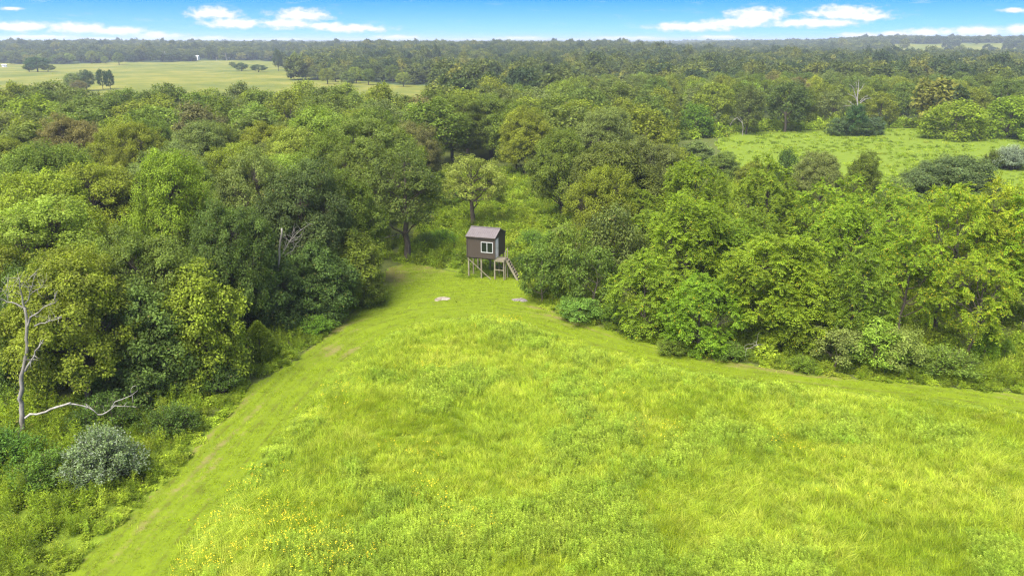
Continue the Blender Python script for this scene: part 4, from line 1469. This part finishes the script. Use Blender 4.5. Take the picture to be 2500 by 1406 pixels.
hero('oak', 't', 720, 390, 13.5, 230, (0.078, 0.104, 0.028), 'oak_tree', 'dark grey olive oak arching over the broken snag', 'the dark grey olive oak')
hero('oak', 't', 790, 262, 14.5, 250, PALE, 'oak_tree', 'pale straw green oak with a lumpy crown in the middle wood', 'the pale straw green oak')
hero('oak', 't', 905, 285, 14.0, 240, (0.110, 0.140, 0.024), 'oak_tree', 'tall yellowish oak just behind the dark edge oak', 'the tall yellowish oak')
hero('oak', 't', 820, 400, 12.5, 220, DARK, 'oak_tree', 'dark green oak between the snag and the big clearing oak', 'the dark edge oak')
hero('open', 'b', 990, 636, 12.6, 235, (0.086, 0.112, 0.022), 'oak_tree', 'big oak with a straight bare trunk beside the rail fence', 'the big oak by the rail fence', variant=0)
hero('bushy', 't', 855, 548, 7.6, 180, DARK, 'oak_tree', 'rounded dark tree leaning into the mown clearing', 'the rounded dark tree')
hero('bushy', 't', 770, 590, 7.0, 190, (0.066, 0.105, 0.022), 'oak_tree', 'low bushy dark tree at the bend of the mown strip', 'the bushy dark tree at the bend')
hero('bushy', 't', 640, 600, 7.5, 200, (0.064, 0.098, 0.022), 'oak_tree', 'low dark tree beneath the snag beside the rough weeds', 'the low dark tree beneath the snag')
hero('oak', 't', 545, 480, 12.0, 220, (0.085, 0.122, 0.024), 'oak_tree', 'mid green oak pressed between the bright green and grey green oaks', 'the pressed mid green oak')
hero('bushy', 't', 20, 655, 9.0, 190, (0.084, 0.122, 0.022), 'oak_tree', 'bushy green oak crowding the base of the bare dead tree', 'the bushy oak by the dead tree')
hero('oak', 't', -90, 560, 11.0, 300, OLIVE, 'oak_tree', 'olive oak beyond the bushy oak at the dead tree', 'the outer olive oak')
hero('oak', 't', 130, 640, 9.6, 260, (0.078, 0.112, 0.024), 'oak_tree', 'dense olive oak just behind the tall bare dead tree', 'the dense oak by the dead tree')
# trees around the cabin
hero('open', 'b', 1157, 556, 9.8, 185, (0.165, 0.195, 0.036), 'oak_tree', 'open crowned tree with forked trunk directly behind the cabin roof', 'the forked tree behind the cabin', variant=1)
hero('oak', 'b', 1366, 535, 12.9, 160, (0.115, 0.145, 0.022), 'oak_tree', 'tall narrow tree with dark upright trunk in the green brush', 'the tall narrow tree', variant=3)
hero('oak', 't', 1470, 405, 11.0, 170, OLIVE, 'oak_tree', 'full olive oak in the brush close beside the tall narrow tree', 'the full olive oak')
hero('bushy', 't', 1350, 560, 5.6, 110, (0.115, 0.165, 0.022), 'ash_tree', 'leafy light tree in the brush close behind the cabin stair', 'the leafy light tree')
hero('oak', 't', 1500, 335, 12.6, 250, (0.092, 0.112, 0.022), 'oak_tree', 'wide olive oak with rusty leaf tips beside the tall narrow tree', 'the wide rusty tipped oak')
hero('oak', 't', 1585, 330, 12.5, 170, (0.110, 0.125, 0.034), 'oak_tree', 'olive oak with dry brown tips above the walnut trees', 'the dry tipped oak')
hero('small', 't', 1395, 545, 7.6, 120, (0.105, 0.140, 0.018), 'ash_tree', 'slim dark green sapling tree in the hedge nearest the cabin stair', 'the slim dark sapling')
hero('small', 't', 1325, 600, 5.6, 110, (0.092, 0.130, 0.020), 'ash_tree', 'bushy young dark tree beside the cabin stair', 'the bushy young tree by the stair')
hero('small', 't', 1450, 600, 6.4, 120, (0.080, 0.115, 0.018), 'ash_tree', 'young dark tree with thin trunk between sapling and walnuts', 'the thin trunked young tree')
hero('small', 't', 1500, 500, 8.5, 150, (0.080, 0.105, 0.024), 'ash_tree', 'dark bluish tree in the hedge below the wide rusty tipped oak', 'the dark bluish tree')
hero('oak', 't', 1105, 232, 13.2, 175, DARK, 'oak_tree', 'dark oak closing the brush opening behind the forked tree', 'the dark closing oak')
hero('oak', 't', 1200, 230, 13.2, 175, (0.100, 0.128, 0.020), 'oak_tree', 'dark olive oak beside the one closing the brush opening', 'the second closing oak')
hero('oak', 't', 1282, 262, 12.4, 150, OLIVE, 'oak_tree', 'olive oak at the head of the brush opening behind the narrow tree', 'the olive closing oak')
# walnut band
hero('walnut', 't', 1700, 366, 12.0, 170, WALN, 'walnut_tree', 'tall light green walnut highest in the hedge band', 'the tall light walnut')
hero('walnut', 't', 1885, 378, 12.0, 180, (0.138, 0.198, 0.015), 'walnut_tree', 'tall walnut with a square top beside the dark pasture trees', 'the square topped walnut')
hero('walnut', 't', 1690, 470, 11.0, 210, WALN, 'walnut_tree', 'broad bright walnut in the middle of the hedge band', 'the broad bright walnut')
hero('wbushy', 't', 1585, 600, 7.6, 190, (0.142, 0.20, 0.014), 'walnut_tree', 'low walnut trailing sprays over the mown strip at the hedge corner', 'the low corner walnut')
hero('wbushy', 't', 1720, 650, 6.9, 190, (0.135, 0.215, 0.014), 'walnut_tree', 'short walnut with a few yellow leaves over the orange grass verge', 'the short yellow flecked walnut')
hero('walnut', 't', 1905, 548, 10.0, 250, WALN, 'walnut_tree', 'big domed walnut fronting the hedge with drooping sprays', 'the big domed walnut')
hero('walnut', 't', 1810, 520, 9.0, 180, (0.132, 0.190, 0.015), 'walnut_tree', 'leafy walnut wedged behind the big domed walnut', 'the wedged walnut')
hero('wbushy', 't', 1960, 640, 7.4, 200, WALN, 'walnut_tree', 'low drooping walnut at the foot of the big domed walnut', 'the low drooping walnut')
hero('walnut', 't', 2085, 484, 11.0, 200, WALN, 'walnut_tree', 'upright walnut with a pointed top beside the domed walnut', 'the pointed walnut')
hero('wbushy', 't', 2120, 590, 9.2, 190, (0.128, 0.185, 0.015), 'walnut_tree', 'shaded walnut under the pointed walnut', 'the shaded walnut')
hero('ywalnut', 't', 2240, 560, 9.4, 180, (0.150, 0.225, 0.013), 'walnut_tree', 'leaning walnut with a long bare trunk and yellow green leaves', 'the leaning walnut')
hero('ywalnut', 't', 2345, 452, 12.5, 220, YWAL_C, 'walnut_tree', 'tall yellowing walnut with feathery crown', 'the tall yellowing walnut')
hero('ywalnut', 't', 2455, 470, 11.5, 210, (0.205, 0.240, 0.013), 'walnut_tree', 'most yellowed walnut with thin limbs beside the tall yellowing walnut', 'the most yellowed walnut')
hero('ywalnut', 't', 2400, 620, 8.4, 200, YWAL_C, 'walnut_tree', 'low yellow flecked walnut with bare arching limbs', 'the low bare limbed walnut')
hero('ywalnut', 't', 2560, 480, 11.5, 220, YWAL_C, 'walnut_tree', 'yellow green walnut beyond the most yellowed walnut', 'the outer walnut')
# pasture side of the hedge
hero('oak', 't', 2005, 372, 9.0, 150, GREY, 'oak_tree', 'rounded grey green tree between walnuts and pasture', 'the rounded grey green tree')
hero('bushy', 't', 2115, 372, 7.6, 100, DARK, 'oak_tree', 'small dark tree standing at the pasture edge', 'the small dark pasture tree')
hero('mbushy', 't', 1925, 352, 7.4, 60, (0.07, 0.11, 0.022), 'oak_tree', 'small upright green tree at the near side of the pasture', 'the small upright pasture tree')
hero('oak', 't', 2335, 374, 9.2, 250, (0.092, 0.124, 0.040), 'oak_tree', 'wide grey olive tree between the yellowing walnuts and the pasture', 'the wide grey olive tree')
hero('bushy', 't', 2190, 430, 7.8, 120, GREY, 'oak_tree', 'soft grey green tree behind the pointed walnut', 'the soft grey green tree')
hero('silver', 't', 2475, 356, 4.4, 110, (0.20, 0.24, 0.16), 'olive_bush', 'large silvery bush out in the green pasture', 'the silvery pasture bush', 'bush')
hero('wand', 't', 2430, 366, 3.6, 60, DARK, 'dark_bush', 'dark bush beside the silvery pasture bush', 'the dark pasture bush', 'bush')
hero('bushy', 't', 1700, 343, 5.5, 110, GREY, 'thicket_tree', 'grey green thicket tree below the round bright corner tree', 'the grey thicket tree')
hero('bushy', 't', 1640, 352, 6.5, 120, OLIVE, 'thicket_tree', 'olive thicket tree between the dry tipped oak and the pasture', 'the olive thicket tree')
hero('bushy', 't', 1765, 372, 4.6, 95, (0.12, 0.15, 0.03), 'thicket_tree', 'low thicket tree at the narrow end of the pasture', 'the low thicket tree')
hero('bushy', 't', 1840, 390, 4.6, 85, OLIVE, 'thicket_tree', 'low olive thicket tree behind the square topped walnut', 'the low olive thicket tree')
# far side of the pasture
hero('mbushy', 'b', 1697, 335, 8.6, 108, (0.115, 0.185, 0.016), 'maple_tree', 'round bright green tree at the pasture corner', 'the round bright corner tree')
hero('mid', 'b', 1916, 322, 13.6, 112, (0.074, 0.104, 0.024), 'oak_tree', 'large olive tree with a full crown on the far pasture edge', 'the large full olive tree')
hero('mid', 'b', 1822, 328, 13.0, 80, (0.085, 0.105, 0.026), 'oak_tree', 'thin olive tree holding the pale dead branch', 'the thin olive tree')
hero('mbushy', 'b', 2330, 340, 10.4, 150, LIME, 'maple_tree', 'bright lime green round tree on the far pasture edge', 'the bright lime tree')
hero('mbushy', 'b', 2455, 337, 10.8, 130, LIME, 'maple_tree', 'second lime green tree beside the bright lime tree', 'the second lime tree')
hero('mbushy', 'b', 2540, 345, 10.6, 120, (0.15, 0.225, 0.015), 'maple_tree', 'lime green tree beyond the second lime tree', 'the outer lime tree')
hero('mid', 't', 1512, 212, 10.5, 62, (0.125, 0.190, 0.018), 'maple_tree', 'narrow bright tree above the little glade', 'the narrow bright tree')
hero('mid', 't', 1600, 238, 9.5, 48, (0.15, 0.21, 0.016), 'maple_tree', 'slim yellow green tree between the glade and the corner tree', 'the slim yellow green tree')
hero('mid', 't', 1993, 182, 12.5, 46, YELLOW, 'maple_tree', 'yellow leaved tree in the wood beyond the pasture', 'the yellow leaved tree')
hero('mbushy', 't', 1545, 300, 8.0, 110, (0.14, 0.20, 0.018), 'locust_tree', 'bright yellow green thicket tree between the glade and the rusty tipped oak', 'the thicket tree')
hero('mbushy', 't', 1620, 298, 8.0, 90, (0.17, 0.215, 0.018), 'locust_tree', 'lime thicket tree beside the round bright corner tree', 'the lime thicket tree')
for i, (px, py, w, h, c) in enumerate([(2095, 252, 62, 8.2, (0.055, 0.105, 0.028)), (2055, 282, 70, 5.0, (0.075, 0.115, 0.045)), (2135, 285, 64, 4.6, (0.085, 0.125, 0.05)), (2095, 290, 90, 4.2, (0.07, 0.115, 0.03))]):
    hero('mbushy', 't', px, py, h, w, c, 'vine_mound', ['dark vine column climbing the bare silver dead tree', 'grey green bramble mound beside the silver dead tree and the olive tree', 'silvery green bramble mound on the lime tree side of the dead tree', 'low leafy bramble at the foot of the silver dead tree'][i], 'the vine mound', 'bush')
# bushes along the hedge bottom and the mown strip
hero('cedar', 'b', 637, 884, 3.3, 82, (0.125, 0.175, 0.014), 'cedar_bush', 'dense round cedar bush at the edge of the mown strip', 'the round cedar bush', 'bush', variant=0)
hero('silver', 'b', 262, 1180, 3.4, 205, (0.150, 0.195, 0.075), 'olive_bush', 'silvery leaved bush in the weeds below the bare dead tree', 'the silvery bush', 'bush')
hero('small', 'b', 1413, 786, 2.1, 100, (0.115, 0.175, 0.030), 'sapling', 'small pale sapling with thin forked stem at the hedge corner', 'the pale sapling', 'sapling')
hero('wand', 'b', 1500, 790, 1.8, 100, (0.10, 0.165, 0.020), 'hedge_bush', 'light green bush between the pale sapling and the corner walnut', 'the light hedge bush', 'bush')
hero('small', 'b', 2038, 902, 3.3, 130, (0.140, 0.175, 0.040), 'hedge_bush', 'grey green forked shrub on the mown strip side of the hedge', 'the grey forked shrub', 'bush')
hero('small', 'b', 2130, 905, 3.9, 140, (0.150, 0.205, 0.024), 'hedge_bush', 'tall domed green shrub beside the grey forked shrub', 'the domed shrub', 'bush')
hero('small', 'b', 2195, 915, 3.5, 100, (0.145, 0.175, 0.040), 'hedge_bush', 'sparse shrub with bare pale stems beside the domed shrub', 'the sparse pale stemmed shrub', 'bush')
hero('wand', 'b', 2310, 915, 2.0, 170, (0.135, 0.190, 0.028), 'hedge_bush', 'arching yellow green bramble bush beyond the pale stemmed shrub', 'the arching bramble', 'bush')
hero('cedar', 'b', 2400, 890, 3.0, 60, (0.10, 0.165, 0.014), 'cedar_sapling', 'young conical cedar beyond the arching bramble', 'the young cedar', 'bush', variant=1)
hero('cedar', 'b', 2450, 885, 1.9, 44, (0.10, 0.155, 0.016), 'cedar_sapling', 'smaller young cedar next to the conical cedar', 'the smaller cedar', 'bush', variant=1)
hero('wand', 'b', 1640, 862, 1.2, 100, (0.115, 0.165, 0.022), 'hedge_bush', 'low verge bush beneath the short yellow flecked walnut', 'the low verge bush', 'bush')
hero('wand', 'b', 1780, 874, 1.3, 120, (0.10, 0.15, 0.022), 'hedge_bush', 'low ragged bush under the big domed walnut', 'the ragged verge bush', 'bush')
hero('wand', 'b', 1960, 902, 1.1, 90, (0.14, 0.20, 0.022), 'hedge_bush', 'little bright bush before the grey forked shrub', 'the little bright bush', 'bush')
for i, (px, py, h, w, c, lb) in enumerate([
        (120, 1190, 2.1, 190, (0.10, 0.165, 0.022), 'leafy green bush between the silvery bush and the bare dead tree'),
        (30, 1150, 2.6, 190, (0.085, 0.15, 0.022), 'vine draped bush at the foot of the bare dead tree'),
        (420, 1060, 2.0, 150, (0.075, 0.125, 0.022), 'dark shrub beyond the silvery bush under the drooping oak'),
        (530, 960, 2.4, 140, (0.07, 0.115, 0.022), 'dark shrub under the low spreading olive oak'),
        (600, 800, 3.0, 120, (0.07, 0.14, 0.028), 'bluish leafy shrub behind the round cedar bush'),
        (690, 795, 2.4, 110, (0.10, 0.19, 0.030), 'fresh green shrub beyond the round cedar bush'),
        (740, 765, 2.2, 110, (0.085, 0.16, 0.025), 'leafy shrub under the bushy dark tree at the bend'),
        (770, 815, 1.6, 110, (0.13, 0.21, 0.025), 'low bright shrub on the verge past the cedar bush'),
        (270, 1060, 2.6, 190, (0.07, 0.12, 0.022), 'dark tangled shrub just behind the silvery bush'),
        (860, 740, 2.0, 110, (0.07, 0.115, 0.022), 'dark low shrub under the rounded dark tree'),
        (1275, 665, 1.9, 75, (0.075, 0.125, 0.024), 'dark shrub at the foot of the cabin stair'),
        (1300, 610, 2.4, 90, (0.09, 0.155, 0.024), 'green shrub just behind the cabin stair'),
        (1080, 600, 2.0, 90, (0.12, 0.19, 0.024), 'light green shrub between the big trunk and the cabin'),
        (1110, 500, 2.2, 80, (0.13, 0.195, 0.03), 'pale brush shrub behind the forked tree'),
        (1040, 690 - 80, 2.0, 80, (0.10, 0.15, 0.03), 'yellowish shrub beside the big oak by the fence')]):
    hero('wand', 'b', px, py, h, w, c, 'shrub', lb, 'the shrub', 'bush', 'shrubs along the wood margins')

# ------------------------------------------------------------------ the rest of the wood
HEROES = [p for p in PLACED if p[3]]


def nearest_hero(x, y):
    b = min(HEROES, key=lambda p: (p[0] - x) ** 2 + (p[1] - y) ** 2)
    return b[3], math.hypot(b[0] - x, b[1] - y)


def poisson(cand, mind, placed, f=0.72):
    out = []
    pl = [(p[0], p[1], p[2]) for p in placed]
    for (x, y) in cand:
        ok = True
        for (a, b, c) in pl:
            if (x - a) ** 2 + (y - b) ** 2 < (max(mind, c * f + mind * 0.35)) ** 2:
                ok = False
                break
        if ok:
            out.append((x, y))
            pl.append((x, y, mind * 0.5))
    return out


TONES = [(OLIVE, 'olive'), (DARK, 'dark green'), ((0.105, 0.135, 0.025), 'light olive'), (PALE, 'pale straw'), (GREY, 'grey green'), (BRIGHT, 'fresh green'), (BROWN, 'brownish')]
TW = [0.31, 0.2, 0.25, 0.10, 0.08, 0.03, 0.03]


def fill(cands, mind, hlo, hhi, rlo, rhi, kinds, where, species='oak_tree', tone_w=TW, limit=999, far=False):
    n = 0
    for (x, y) in poisson(cands, mind, PLACED):
        if n >= limit:
            break
        i = int(rng.choice(len(TONES), p=np.array(tone_w) / sum(tone_w)))
        c, tn = TONES[i]
        h = rng.uniform(hlo, hhi)
        sh, d = nearest_hero(x, y)
        u_ = (h - hlo) / (hhi - hlo)
        sz = 'low' if u_ < 0.33 else 'tall' if u_ > 0.67 else 'middling'
        lb = f'{sz} {tn} tree {where}, ' + ('beside' if d < 12 else 'just beyond' if d < 24 else 'well beyond' if d < 42 else 'far beyond') + f' {sh}'
        if len(lb.split()) > 16:
            lb = lb.replace(' ' + where, '')
        D = math.hypot(x, y)
        kd = kinds if kinds != 'auto' else ('oak' if D < 140 else 'mid')
        plant(kd, x, y, h, rng.uniform(rlo, rhi), c, species, lb, 'tree', lb, None, int(rng.integers(0, 12)))
        n += 1
    return n


def cands(poly, n, excl=()):
    xs, ys = [p[0] for p in poly], [p[1] for p in poly]
    x, y = rng.uniform(min(xs), max(xs), n), rng.uniform(min(ys), max(ys), n)
    k = inside(poly, x, y)
    for e in excl:
        k &= ~inside(e, x, y)
    a = np.degrees(np.arctan2(x, y))
    k &= np.abs(a) < 39
    p = np.stack([x[k], y[k]], 1)
    p = p[np.argsort(np.hypot(p[:, 0], p[:, 1]))] if False else p
    return [tuple(q) for q in p]


GL2 = [(G(240, 450)[0] + 5 * math.cos(t), G(240, 450)[1] + 9 * math.sin(t)) for t in np.linspace(0, 6.28, 14)]
lw_c = cands(LEFTWOOD, 9000, (OUTER, BRUSH, GLADE, GL2))
lw_c = [p for p in lw_c if poly_dist(outer_line, np.array([p[0]]), np.array([p[1]]))[0] > 3.6]
near = [p for p in lw_c if p[1] < 140]
farw = [p for p in lw_c if p[1] >= 140]
n1 = fill(near, 7.6, 9.0, 13.4, 4.3, 5.9, 'auto', 'in the near wood')
n2 = fill(farw, 9.6, 10.2, 13.8, 5.2, 6.9, 'auto', 'in the deeper wood')
hd_c = [p for p in cands(HEDGE, 2500, (OUTER, BRUSH, PASTURE)) if poly_dist(outer_line, np.array([p[0]]), np.array([p[1]]))[0] > 4.0]
n3 = 0
for (x, y) in poisson([p for p in hd_c if p[1] < 90], 5.4, PLACED):
    sh, d = nearest_hero(x, y)
    yel = x > 27
    hh_ = rng.uniform(5.0, 7.0) if y > 92 else rng.uniform(6.5, 9.2)
    lb = ('low' if hh_ < 6.2 else 'tall' if hh_ > 8 else 'middling') + f' leafy walnut in the hedge band, nearest {sh}'
    plant('ywalnut' if yel else 'walnut', x, y, hh_, rng.uniform(2.6, 3.5), (0.150, 0.215, 0.014) if yel else (0.132, 0.188, 0.015), 'walnut_tree', lb, 'tree', lb, None, int(rng.integers(0, 8)))
    n3 += 1
# front rows of the wood beyond the pasture
RW = [G(1660, 335), G(1760, 320), G(1990, 314), G(2230, 309), G(2500, 330), G(2750, 345), (330, 250), (330, 335), (40, 335), (20, 260)]
rw_c = cands(RW, 5000, (PASTURE, LEFTWOOD, GLADE))
n4 = fill(rw_c, 10.0, 10.0, 12.8, 4.6, 6.2, 'mid', 'past the pasture', 'hickory_tree', limit=190)
print('fill', n1, n2, n3, n4)

# trees standing in and around the far field
ff = [(92, 176, 60, 11, (0.045, 0.085, 0.026), 'bushy dark tree clump alone in the far field', 1), (72, 176, 34, 6, DARK, 'low dark tree at the side of the far field clump', 1), (118, 176, 36, 6, DARK, 'low tree on the other side of the far field clump', 1),
      (212, 222, 42, 10.5, (0.07, 0.10, 0.045), 'grey feathery tree in the far field beside the dark one', 1), (180, 224, 40, 8.5, (0.12, 0.16, 0.03), 'yellow green tree in the far field beside the grey feathery tree', 1), (196, 228, 44, 6, BROWN, 'brownish low tree under the grey feathery tree', 1),
      (252, 219, 28, 10.2, (0.035, 0.070, 0.028), 'dark blue green tree alone in the far field', 1), (270, 219, 24, 10.0, (0.035, 0.070, 0.028), 'second dark blue green tree touching the lone dark one', 1),
      (291, 159, 30, 12.5, DARK, 'rounded dark oak at the far field fence corner', 1), (258, 157, 18, 8, OLIVE, 'small round tree near the far fence corner oak', 1), (225, 157, 30, 14, OLIVE, 'tall olive tree of the far field row beside the fence corner oak', 1), (245, 156, 26, 12, DARK, 'dark tree of the far field row behind the small round tree', 1),
      (170, 157, 30, 11, PALE, 'light tree of the far field row past the tall olive one', 1), (140, 157, 34, 10, DARK, 'dark tree of the far field row beside the light one', 1), (60, 156, 36, 11, (0.11, 0.15, 0.03), 'pale green round tree at the end of the far field row', 1), (30, 155, 40, 12, DARK, 'dark tree past the pale round tree of the far field row', 1), (105, 157, 30, 10.5, PALE, 'straw green tree behind the bushy dark field clump', 1),
      (590, 174, 42, 6.5, (0.055, 0.095, 0.035), 'low bushy hedge tree in the far field hollow', 1), (632, 177, 40, 6, (0.055, 0.095, 0.035), 'low round bush tree beside the hollow hedge tree', 1), (568, 164, 16, 5, DARK, 'small round tree above the hollow hedge', 1),
      (680, 174, 24, 17, (0.06, 0.085, 0.028), 'tall dark pointed tree at the end of the hollow hedge', 1), (722, 175, 26, 15, OLIVE, 'tall olive tree at the field corner by the hill wood', 1), (742, 175, 24, 14, DARK, 'dark upright tree at the field corner by the hill wood', 1), (700, 172, 14, 5, OLIVE, 'low bush tree between the pointed tree and the field corner', 1),
      (775, 196, 44, 9, GREY, 'grey green tree at the foot of the hill wood', 1), (820, 200, 50, 9, GREY, 'second grey green tree at the foot of the hill wood', 1), (870, 204, 46, 9.5, OLIVE, 'olive tree at the foot of the hill wood', 1), (912, 190, 34, 12, OLIVE, 'taller olive tree rising behind the hill foot trees', 1), (960, 203, 40, 10, DARK, 'dark tree at the hill foot beside the open grass', 1), (1040, 200, 36, 9, OLIVE, 'tree at the hill foot past the open grass', 1), (1078, 194, 30, 14, (0.045, 0.08, 0.035), 'dark tall tree of the hill foot above the open grass', 1), (1010, 196, 30, 9, PALE, 'light tree of the hill foot behind the open grass', 1),
      (800, 206, 40, 8.5, OLIVE, 'bushy olive tree out on the grass before the hill foot', 1), (850, 212, 38, 8, GREY, 'grey bushy tree on the grass near the bushy olive one', 1), (900, 208, 44, 9, DARK, 'dark bushy tree on the grass before the taller olive tree', 1), (985, 212, 40, 8, PALE, 'straw green tree standing on the open grass strip', 1), (760, 190, 34, 10, DARK, 'dark tree where the far field meets the hill wood', 1)]
for (px, py, w, h, c, lb, v) in ff:
    x, y = G(px, py)
    plant('mid', x, y, h, max(w / 2 / FPX * depth_of(x, y, h), 1.5), c, 'field_tree', lb, 'tree')

# ------------------------------------------------------------------ far-off forest, one mass
def forest_points(r0, r1, dens, seed, amax=41):
    g = np.random.default_rng(seed)
    n = int(0.5 * (r1 ** 2 - r0 ** 2) * 2 * math.radians(amax) * dens)
    r = np.sqrt(g.uniform(r0 ** 2, r1 ** 2, n))
    a = np.radians(g.uniform(-amax, amax, n))
    x, y = r * np.sin(a), r * np.cos(a)
    k = ~(field_left(x, y) | (field_right(x, y) & (g.random(len(x)) < 0.985)) | inside(PASTURE, x, y) | inside(LEFTWOOD, x, y) | inside(RW, x, y) | inside(HEDGE, x, y))
    # fields in the far country
    cl_ = vnoise(x, y, 520, 91, 2)
    k &= ~((r > 1900) & (cl_ > 0.66))
    k &= ~((np.degrees(a) > -33) & (np.degrees(a) < -13) & (r > 300) & (r < 1000) & (y < 900) & False)
    return x[k], y[k], r[k]


fxs, fys, fr, fs = [], [], [], []
for (r0, r1, dn, seed, smul) in ((240, 700, 1 / 115, 1, 1.2), (700, 1400, 1 / 170, 2, 1.4), (1400, 2600, 1 / 230, 3, 1.5), (2600, 5200, 1 / 620, 4, 1.9), (5200, 9500, 1 / 3200, 5, 3.2)):
    x, y, r = forest_points(r0, r1, dn, seed)
    fxs.append(x); fys.append(y); fs.append(np.full(len(x), smul))
x, y, s = np.concatenate(fxs), np.concatenate(fys), np.concatenate(fs)
# keep clear of the single trees
px_ = np.array([[p[0], p[1]] for p in PLACED if p[1] > 200])
keep = np.ones(len(x), bool)
for q in px_:
    keep &= (x - q[0]) ** 2 + (y - q[1]) ** 2 > 30
x, y, s = x[keep], y[keep], s[keep]
n = len(x)
hmul = rng.uniform(0.70, 1.22, n) * np.where(rng.random(n) < 0.05, 1.3, 1.0) * (0.88 + 0.24 * vnoise(x, y, 60, 17, 2))
wid = s * rng.uniform(0.7, 1.25, n)
hgt = np.where(s > 1.5, 1.0 + 0.12 * s, 1.0) * hmul
rot = np.stack([np.zeros(n), np.zeros(n), rng.uniform(0, 6.283, n)], 1)
# one joined mesh per far tree: crown with its trunk
far_meshes = []
for f in FARS:
    far_meshes.append(f['crown'])
scatter('forest', 'far hillside forest of mixed green trees fading toward the horizon', 'forest', np.stack([x, y, height(x, y) - 0.3], 1), rot, np.stack([wid, wid, hgt], 1), rng.integers(0, len(FARS), n), far_meshes)
print('forest', n)

# ------------------------------------------------------------------ far farm buildings and poles
M_SHEET = solid_material('white_sheet_metal', (0.70, 0.71, 0.72), (0.8, 0.8, 0.8), 0.6, 0.4)
M_SHEETR = solid_material('pale_roof', (0.55, 0.56, 0.58), (0.66, 0.67, 0.68), 0.6, 0.4)
M_DARKW = solid_material('dark_opening', (0.03, 0.03, 0.03), (0.05, 0.05, 0.05), 1, 0.6)


def farm_building(px, py, L, D, H, rz, label, cat='building', name='farm_building'):
    x, y = G(px, py)
    o = thing(name, label, cat, (x, y, float(height(x, y))), rz, 'white farm buildings in the far country')
    one_box('wall', M_SHEET, o, 0, 0, H / 2 - 0.2, L, D, H + 0.4)
    a = Acc()
    rh = D * 0.28
    V = [[-L / 2 - .3, -D / 2 - .3, H], [L / 2 + .3, -D / 2 - .3, H], [L / 2 + .3, D / 2 + .3, H], [-L / 2 - .3, D / 2 + .3, H], [-L / 2 - .3, 0, H + rh], [L / 2 + .3, 0, H + rh]]
    a.add(V, [[0, 1, 5, 4], [2, 3, 4, 5], [3, 0, 4, 4], [1, 2, 5, 5], [0, 3, 2, 1]])
    part('roof', a, M_SHEETR, o)
    one_box('door', M_DARKW, o, L * 0.2, -D / 2 - 0.02, H * 0.36, L * 0.22, 0.06, H * 0.72)
    for xx in (-L * 0.3, -L * 0.08):
        one_box('window', M_DARKW, o, xx, -D / 2 - 0.02, H * 0.6, L * 0.09, 0.06, H * 0.26)
    return o


farm_building(464, 148.2, 5, 4, 2.4, 0.1, 'small white shed at the crest of the far field')
farm_building(480, 147.2, 7, 5, 4.2, -0.2, 'white house behind the small shed on the far field crest')
farm_building(651, 147.0, 8, 5, 3.2, 0.2, 'long white shed on the crest near the tall dark pointed tree')
farm_building(557, 147.8, 4, 3, 1.8, 0.0, 'tiny white shed beside a pole on the far field crest')
farm_building(11, 164.5, 4, 3, 2.0, 0.3, 'tiny white shelter in the grass of the far field')
for (px, py, L, lb) in ((1582, 113, 16, 'white barn in the far valley gap'), (1612, 113.5, 18, 'long white barn beside the far valley barn'), (1666, 112, 20, 'pale barn near the dark round far trees'), (2168, 104.5, 18, 'white farmhouse on the ridge field among trees')):
    d = ray(px, py)
    t = 2150 / d[1] if px < 2000 else 1760 / d[1]
    x, y = d[0] * t, d[1] * t
    o = thing('barn', lb, 'building', (x, y, CAM_H + d[2] * t - 2.5), random.uniform(-.4, .4), 'white farm buildings in the far country')
    z_ = float(height(x, y)) - (CAM_H + d[2] * t - 2.5)
    one_box('wall', M_SHEET, o, 0, 0, (4.5 + z_) / 2, L, 10, 4.5 - z_ + 1)
    a = Acc()
    a.add([[-L / 2 - .4, -5.4, 4.9], [L / 2 + .4, -5.4, 4.9], [L / 2 + .4, 5.4, 4.9], [-L / 2 - .4, 5.4, 4.9], [-L / 2 - .4, 0, 7.6], [L / 2 + .4, 0, 7.6]], [[0, 1, 5, 4], [2, 3, 4, 5], [3, 0, 4, 4], [1, 2, 5, 5], [0, 3, 2, 1]])
    part('roof', a, M_SHEETR, o)
for i, (px, py, pt, lb) in enumerate([(406, 147.5, 127, 'leaning pale utility pole on the far field crest by the wood'), (553, 146.5, 128, 'leaning pale utility pole beside the tiny white shed'), (688, 145.5, 128, 'pale utility pole by the field corner trees'), (529, 147, 138, 'short thin pole between the white house and the tiny shed')]):
    x, y = G(px, py)
    Hh = (py - pt) / FPX * depth_of(x, y)
    o = thing('utility_pole', lb, 'pole', (x, y, float(height(x, y))), random.uniform(-.3, .3), 'utility poles on the far field crest')
    a = Acc()
    a.tube([(0, 0, -0.5), (-0.3 if i < 2 else 0, 0, Hh * .5), (-1.0 if i < 2 else 0, 0, Hh)], [0.24, 0.21, 0.16], 8)
    part('post', a, M_DEAD, o, True)
    one_box('crossarm', M_DEADG, o, (-0.95 if i < 2 else 0), -0.22, Hh - 0.8, 2.2, 0.14, 0.16)

# ------------------------------------------------------------------ the air
m, t, out = new_mat('summer_haze')
pv_ = N(t, 'ShaderNodeVolumePrincipled')
pv_.inputs['Color'].default_value = (0.80, 0.88, 1.0, 1)
pv_.inputs['Density'].default_value = 0.00021
pv_.inputs['Anisotropy'].default_value = 0.2
t.links.new(pv_.outputs[0], out.inputs['Volume'])
a = Acc()
a.box(0, 4600, 13.5, 19000, 10400, 57)
hz_ = obj('haze', a.mesh('haze', m))
tag(hz_, 'thin summer haze over the whole landscape', 'haze', kind='stuff')
